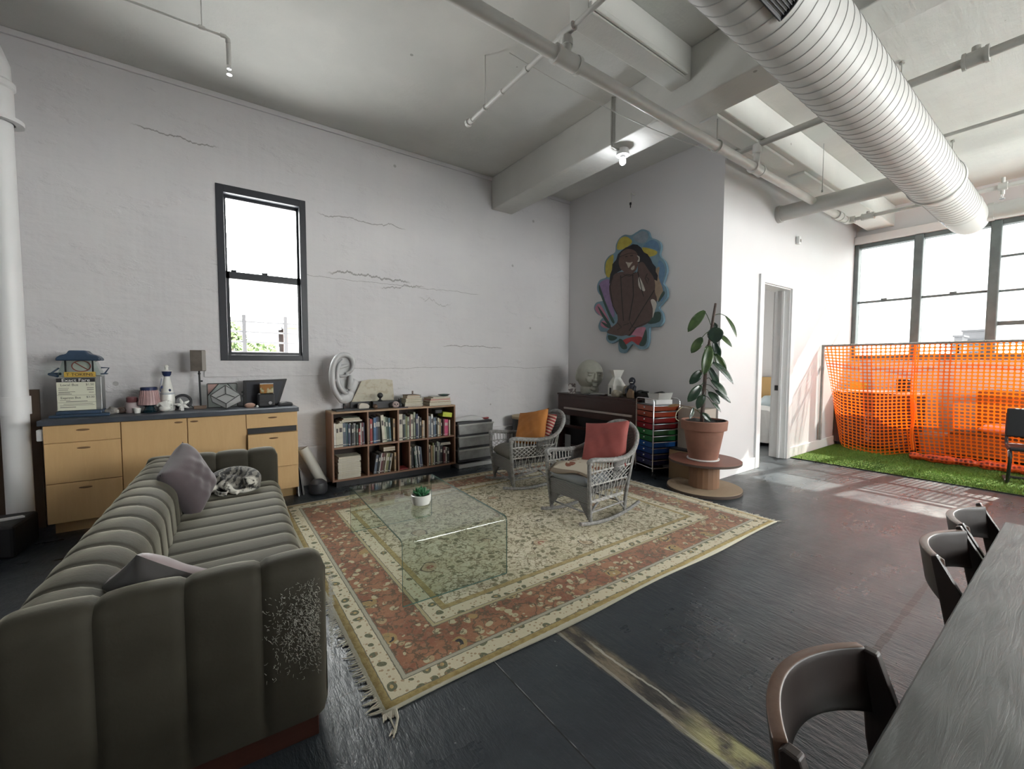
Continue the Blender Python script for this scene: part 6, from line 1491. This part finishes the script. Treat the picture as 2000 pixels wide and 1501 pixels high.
# things behind the net
t = thing('low_dresser', 'low dark dresser with a pale top behind the orange net', 'dresser', (8.98, 2.10, 0))
DKW = M('dark_dresser_wood', (.075, .035, .026), .5, nz=(4, .2))
MB().box(-.26, .30, -.53, .50, .06, .92).build('body', DKW, t, 0, bev=.005)
MB().box(-.28, .30, -.56, .51, .92, .955).build('pale_top', TRIM, t, 0, bev=.003)
MB().box(-.22, .28, -.50, .47, .015, .06).build('plinth', BLACK, t, 0)
o = MB().box(-.272, -.26, -.49, .46, .08, .74).build('hanging_banner', M('dark_maroon_banner', (.075, .03, .03), .8, nz=(3, .15)), t, 0); o['label'] = 'dark maroon banner with rotated pale lettering'
LT = M('pale_banner_lettering', (.45, .36, .33), .7)
text('banner_text', 'ROOFTOP', .125, LT, o, (-.2735, .03, .37), (pi/2, -pi/2, -pi/2), sx=.86)
b = MB(); rnd = random.Random(1)
for yc, z0, z1 in ((.31, .22, .66), (-.38, .10, .36)):
    for k in range(3):
        z = z0
        while z < z1: b.box(-.2732, -.272, yc-.05+.045*k, yc-.05+.045*k+rnd.uniform(.012, .03), z, z+.008); z += rnd.uniform(.025, .06)
b.build('faded_rules', LT, o, 0)
t = thing('small_speaker', 'small dark speaker standing on the low dresser behind the net', 'speaker', (8.95, 1.78, .9556))
MB().box(-.07, .07, -.075, .075, 0, .20).build('cabinet', BLACK, t, 0, bev=.008); MB().cyl((-.07, 0, .08), (-.076, 0, .08), .05, n=20).build('cone', DARKM, t)
solo(MB().box(-.06, .06, -.10, .10, 0, .12), 'yellow_tin', M('yellow_tin', (.55, .36, .04), .5), 'yellow tin on the dresser end nearest the door wall', 'tin', (8.98, 2.36, .9556), smooth=0, bev=.004)
t = thing('wooden_daybed', 'wooden daybed with brown back cushions behind the right half of the net', 'daybed', (8.98, .62, 0))
CHW = wood('cherry_wood', (.20, .075, .03), (.28, .12, .05), .5, (6, .8, 6))
MB().box(-.32, .30, -1.1, .62, .10, .36).build('frame', CHW, t, 0, bev=.006)
MB().box(-.28, .28, -1.05, .58, .015, .10).build('plinth', BLACK, t, 0)
MB().box(.06, .36, -1.05, .38, .40, 1.02).build('back_cushion', M('ochre_brown_cloth', (.24, .10, .025), .85), t, 0, bev=.05)
MB().box(-.30, .06, -1.05, .58, .36, .42).build('seat_pad', M('dark_brown_cloth', (.10, .045, .02), .85), t, 0, bev=.02)
p = MB().pillow(.42, .62, .15, n=16, pinch=.05, seed=3)
solo(p, 'pink_cushion', M('pale_pink_cotton', (.62, .33, .28), .85), 'flat pink cushion lying on the wooden daybed', 'cushion', (8.82, .62, .497), 0, weld=True, smooth=80)
solo(MB().box(-.16, .16, -.15, .15, .015, .34), 'plastic_bin', M('grey_pink_bin', (.42, .36, .36), .5), 'pale plastic bin between the dresser and the daybed', 'bin', (9.05, 1.41, 0), smooth=0, bev=.02)
# cantilever chair at the right edge
t = thing('cantilever_chair', 'black cantilever chair with a chrome band cut by the right picture edge', 'chair', (7.62, .33, .014), .15)
for y in (-.24, .24):
    MB().tube(cr([(.18, y, .80), (.15, y, .45), (-.20, y, .40), (-.30, y, .33), (-.24, y, .16), (-.14, y, .03), (.02, y, .018), (.26, y, .018)], 6, False), .0155, 8).build('leg', BLACK, t)
MB().tube([(.26, -.24, .018), (.26, .24, .018)], .0155, 8).build('floor_bar', BLACK, t)
MB().box(-.24, .16, -.25, .25, .40, .445).build('seat', BLACK, t, 0, bev=.015); MB().box(.14, .19, -.25, .25, .52, .86).build('backrest', BLACK, t, 0, bev=.015)
MB().tube([(-.29, -.24, .335), (-.22, -.24, .395)], .019, 8).tube([(-.29, .24, .335), (-.22, .24, .395)], .019, 8).build('chrome_band', CHROME, t)
# ------------------------------------------------------------------ bedroom seen through the door
t = thing('bed', 'bed with white duvet and blond headboard seen through the doorway', 'bed', (8.55, 4.0, 0))
MB().box(.78, .83, -.75, .85, .0, 1.12).build('headboard', wood('blond_headboard', (.42, .25, .085), (.50, .32, .12), .5, (6, .8, 6)), t, 0, bev=.006)
MB().box(-.85, .78, -.72, .82, .04, .30).build('base', M('grey_bed_base', (.16, .16, .17), .8), t, 0, bev=.02)
WD = M('white_duvet', (.74, .74, .73), .9, bump=(7, .4, .03))
b = MB()
def duv(u, v):
    x = -.95+1.55*u; y = -.85+1.75*v; e = min(1, min(u/.10, v/.10, (1-v)/.10))
    ed = max(0, min(1, e)); z = .12+.43*ed**.5+.025*sin(11*u+3*v)*ed+.02*sin(17*v-6*u)
    z -= (1-ed)*.05*(1+sin(30*u+22*v))
    return (x+.03*sin(18*v)*(1-ed), y+.03*sin(18*u)*(1-ed), max(.05, z))
b.grid(duv, 40, 40); o = b.build('duvet', WD, t, 60)
p = MB().pillow(.42, .66, .16, T=Matrix.Translation((.55, -.32, .64)) @ Matrix.Rotation(-.35, 4, 'Y'), n=14, seed=1); p.pillow(.42, .66, .16, T=Matrix.Translation((.55, .40, .64)) @ Matrix.Rotation(-.35, 4, 'Y'), n=14, seed=2)
p.build('pillows', M('pale_blue_pillow', (.50, .58, .62), .9), t, 60, weld=True)
# ------------------------------------------------------------------ dining table and chairs
def m_table():
    q = NT('dark_oiled_table_wood'); v = q.map((.9, 9, 9)); f = q.noise(4, 7, v, .65, 1.6); r = q.wave(3.2, 7, q.map((.35, 2.2, 1)), detail=4, dsc=1.2)
    q.set(col=q.mix(q.m('ADD', q.m('MULTIPLY', f, .6), q.m('MULTIPLY', r, .4)), (.022, .024, .023), (.062, .066, .062)), rough=q.rng(f, .3, .7, .40, .58), spec=.45)
    q.bump(q.m('ADD', f, q.m('MULTIPLY', r, .7)), .3, .006)
    return q.mat
t = thing('dining_table', 'long dark wooden dining table in the right foreground', 'table', (1.60, -.34, 0))
MB().box(-1.25, 1.088, -.54, .537, .70, .74).build('table_top', m_table(), t, 0, bev=.004)
DKT = wood('dark_chair_wood', (.012, .007, .006), (.026, .014, .010), .42, (8, 8, 1.2), 3, 1)
for x in (-1.1, .95):
    for y in (-.44, .38): MB().box(x-.04, x+.04, y-.04, y+.04, 0, .70).build('leg', DKT, t, 0, bev=.004)
MB().box(-1.06, .91, -.42, -.39, .60, .70).box(-1.06, .91, .33, .36, .60, .70).build('apron', DKT, t, 0)
RIM_LIT = wood('lit_chair_rim', (.075, .036, .022), (.15, .085, .055), .4, (8, 8, 1.2))  # lighter than the chair wood: light on the edge put into the colour
def dchair(label, loc, rz, grp, horn=True):
    """curved-back wooden chair; faces -y (the table)"""
    t = thing('dining_chair', label, 'chair', loc, rz, grp)
    hw = .20
    yo = lambda z: .075+(z-.44)*.165
    def pan(u, v):
        x = -hw+2*hw*u; q = abs(x)/hw; zb = .655+.02*(1-q*q); z = zb+(.79-zb)*v
        return (x, yo(z)-.014+.068*(1-q*q), z)
    b = MB(); b.grid(pan, 24, 8); o = b.build('backrest', [DKT, RIM_LIT], t, 60)
    s = o.modifiers.new('thick', 'SOLIDIFY'); s.thickness = .024; s.offset = 0; s.material_offset_rim = 1
    s = o.modifiers.new('bev', 'BEVEL'); s.width = .004; s.segments = 2; s.angle_limit = R_(50)
    P = [(-.016, .0), (.03, .0), (.075, .44), (.102, .60), (.140, .797), (.126, .803), (.088, .735), (.045, .66), (.005, .54), (-.015, .44)]
    if not horn: P = [(-.016, .0), (.03, .0), (.075, .44), (.102, .60), (.118, .78), (.112, .788), (.088, .786), (.045, .67), (.01, .57), (-.015, .44)]
    for s in (-1, 1): MB().prism(P, s*hw-.012, s*hw+.012, 'x').build('back_post', DKT, t, 0, bev=.004)
    MB().box(-.215, .215, -.38, .03, .425, .45).build('seat', DKT, t, 0, bev=.01)
    for s in (-1, 1): MB().prism([(-.37, 0), (-.335, 0), (-.32, .425), (-.37, .425)], s*.19-.017, s*.19+.017, 'x').build('leg', DKT, t, 0, bev=.003)
    MB().box(-.19, .19, -.345, -.325, .36, .42).box(-.19, .19, .0, .02, .36, .42).build('apron', DKT, t, 0)
    for s in (-1, 1): MB().box(s*.19-.01, s*.19+.01, -.34, .01, .20, .235).build('stretcher', DKT, t, 0)
    return t
G_ = 'dining chairs along the table'
dc = dchair('big dark dining chair back in the right foreground, lighter-coloured along its lit top rim', (.935, .155, 0), 0, G_, False)
dc = dchair('dining chair in the middle of the row along the table', (2.035, .14, 0), 0, G_)
dup(dc, (2.48, .14, 0), 0, 'dining chair at the far end of the table, nearest the windows', G_)
# ------------------------------------------------------------------ outside
t = thing('roof_railing', 'black railing with wires outside the small window', 'railing', (.6, 6.4, 0))
for x in (-.233, .238):
    MB().box(x-.022, x+.022, -.014, .014, .9, 2.01).build('rail_post', BLACK, t, 0)
b = MB()
for z in (1.92, 1.79, 1.66, 1.53): b.cyl((-1.2, 0, z+.01), (1.2, 0, z-.01), .011, n=8)
b.build('rail_wires', BLACK, t)
OG = M('pale_brick', (.13, .055, .03), .8, nz=(3, .2)); OW = M('pale_facade', (.13, .13, .14), .8); OD = M('facade_window', (.085, .09, .10), .3); OGR = M('foliage', (.035, .06, .014), .8, nz=(6, .4)); RF = M('flat_roof', (.12, .12, .13), .8)
def building(name, label, x0, x1, y0, y1, h, mat, wins, face='y'):
    cx, cy = (x0+x1)/2, (y0+y1)/2
    t = thing(name, label, 'building', (cx, cy, -12))
    MB().box(x0-cx, x1-cx, y0-cy, y1-cy, 0, h+12).build('walls', mat, t, 0)
    MB().box(x0-cx-.15, x1-cx+.15, y0-cy-.15, y1-cy+.15, h+12, h+12.25).build('parapet', RF, t, 0)
    nx, nz = wins
    for i in range(nx):
        for j in range(nz):
            z = h+12-1.6-j*1.9
            if face == 'y': x = x0-cx+(x1-x0)*(i+.5)/nx; MB().box(x-.35, x+.35, y0-cy-.05, y0-cy, z-.6, z+.5).build('window', OD, t, 0)
            else: y = y0-cy+(y1-y0)*(i+.5)/nx; MB().box(x0-cx-.05, x0-cx, y-.35, y+.35, z-.6, z+.5).build('window', OD, t, 0)
    return t
building('brick_building', 'orange brick building outside the small window, right of the railing post', 4.0, 6.6, 30, 36, 3.6, OG, (2, 2))
building('apartment_building', 'pale building outside the small window behind the railing', 3.0, 3.65, 31, 36, 3.5, OW, (1, 2))
building('apartment_building', 'distant pale tower beyond the big windows near the thick mullion', 90, 96, 9.5, 11.7, 6.1, OW, (3, 3), 'x')
building('apartment_building', 'long pale roofline beyond the big windows behind the net', 45, 55, -16, 22, 1.0, RF, (8, 1), 'x')
building('apartment_building', 'small pale block left of the distant tower', 84, 88, 10.9, 11.7, 5.1, OW, (2, 1), 'x')
def tree(label, x, y, z0, w, h, seed):
    t = thing('tree', label, 'tree', (x, y, -12))
    rnd = random.Random(seed); b = MB()
    MB().cyl((0, 0, 0), (0, 0, 12+z0), .3, .18, 10).build('trunk', M('tree_bark', (.12, .09, .07), .9), t)
    for i in range(900):
        a, c = rnd.uniform(0, 2*pi), rnd.uniform(-1, 1); r = rnd.random()**.4; s = sqrt(1-c*c)
        p = Vector((w*r*s*cos(a), w*r*s*sin(a), 12+z0+h*r*c)); u = Vector((rnd.gauss(0, 1), rnd.gauss(0, 1), rnd.gauss(0, 1))).normalized(); v = u.orthogonal().normalized(); k = .16
        b.add([p-u*k, p+v*k*.6, p+u*k, p-v*k*.6], [(0, 1, 2, 3)])
    o = b.build('foliage', OGR, t, 0); o['kind'] = 'stuff'
tree('bushy green tree outside the small window, left of the railing post', 1.0, 30, 2.9, .85, 1.1, 3)
tree('low green tree outside the small window behind the railing', 2.35, 28, 2.0, .9, .6, 4)
t = thing('roof_railing', 'thin roof railing beyond the big windows above the net', 'railing', (14.5, 1.2, 0))
for y in (.35, -2.2): MB().box(-.02, .02, y-.03, y+.03, .9, 1.93).build('rail_post', BLACK, t, 0)
MB().cyl((0, 1.0, 1.86), (0, -5, 1.86), .012, n=8).cyl((0, 1.0, 1.5), (0, -5, 1.5), .012, n=8).build('rail_wires', BLACK, t)
MB().cyl((0, 1.45, .9), (0, 1.45, 2.0), .012, n=8).build('antenna', BLACK, t)

# ------------------------------------------------------------------ camera
f = 819.369; yaw, pitch, roll = .6232280, -.0515440, .00223050
w = Vector((sin(yaw)*cos(pitch), cos(yaw)*cos(pitch), sin(pitch))); r0 = Vector((cos(yaw), -sin(yaw), 0)); u0 = r0.cross(w)
r = r0*cos(roll)+u0*sin(roll); u = u0*cos(roll)-r0*sin(roll)
cam = bpy.data.cameras.new('camera'); co = bpy.data.objects.new('camera', cam); COL.objects.link(co)
Mx = Matrix((( r.x, u.x, -w.x, 0), (r.y, u.y, -w.y, 0), (r.z, u.z, -w.z, 1.40), (0, 0, 0, 1)))
co.matrix_world = Mx
cam.sensor_width = 36; cam.sensor_fit = 'HORIZONTAL'; cam.lens = 36*f/2000; cam.clip_start = .05; cam.clip_end = 400
SC.camera = co
# ------------------------------------------------------------------ light
wd = bpy.data.worlds.new('sky'); SC.world = wd; wd.use_nodes = True
bg = wd.node_tree.nodes['Background']; bg.inputs[0].default_value = (1, .99, .975, 1); bg.inputs[1].default_value = SKY
sun = bpy.data.lights.new('sun', 'SUN'); sun.energy = SUN; sun.angle = R_(.6); sun.color = (1, .95, .86)
so = bpy.data.objects.new('sun', sun); COL.objects.link(so); so.rotation_euler = Vector((-1, .171, -.80)).to_track_quat('-Z', 'Y').to_euler(); so.location = (14, 0, 8)
def portal(name, loc, sx, sy, d):
    l = bpy.data.lights.new(name, 'AREA'); l.shape = 'RECTANGLE'; l.size = sx; l.size_y = sy; l.cycles.is_portal = True
    o = bpy.data.objects.new(name, l); COL.objects.link(o); o.location = loc; o.rotation_euler = Vector(d).to_track_quat('-Z', 'Z').to_euler()
portal('portal_far', (XW+.3, 1.3, 2.49), 2.7, 2.06, (-1, 0, 0))
portal('portal_far', (XW+.3, -2.7, 2.49), 4.3, 2.06, (-1, 0, 0))
portal('portal_bedroom', (XW+.3, 4.82, 2.49), .68, 2.06, (-1, 0, 0))
for fx0, fx1, fz0, fz1 in ADDED_WIN: portal('portal_added_window', ((fx0+fx1)/2, YF-.3, (fz0+fz1)/2), fx1-fx0, fz1-fz0, (0, 1, 0))
portal('portal_small', (.5, YO+.05, 2.3), .9, 1.85, (0, -1, 0))
SC.view_settings.view_transform = 'Standard'; SC.view_settings.look = 'None'; SC.view_settings.gamma = 1; SC.view_settings.use_curve_mapping = False
SC.view_settings.exposure = EXPO
SC.render.film_transparent = False
cy = SC.cycles
cy.max_bounces = 10; cy.diffuse_bounces = 6; cy.glossy_bounces = 4; cy.transparent_max_bounces = 12; cy.transmission_bounces = 6
cy.use_denoising = True; cy.sample_clamp_indirect = 8; cy.caustics_reflective = False; cy.caustics_refractive = False
try: cy.denoiser = 'OPENIMAGEDENOISE'
except Exception: pass
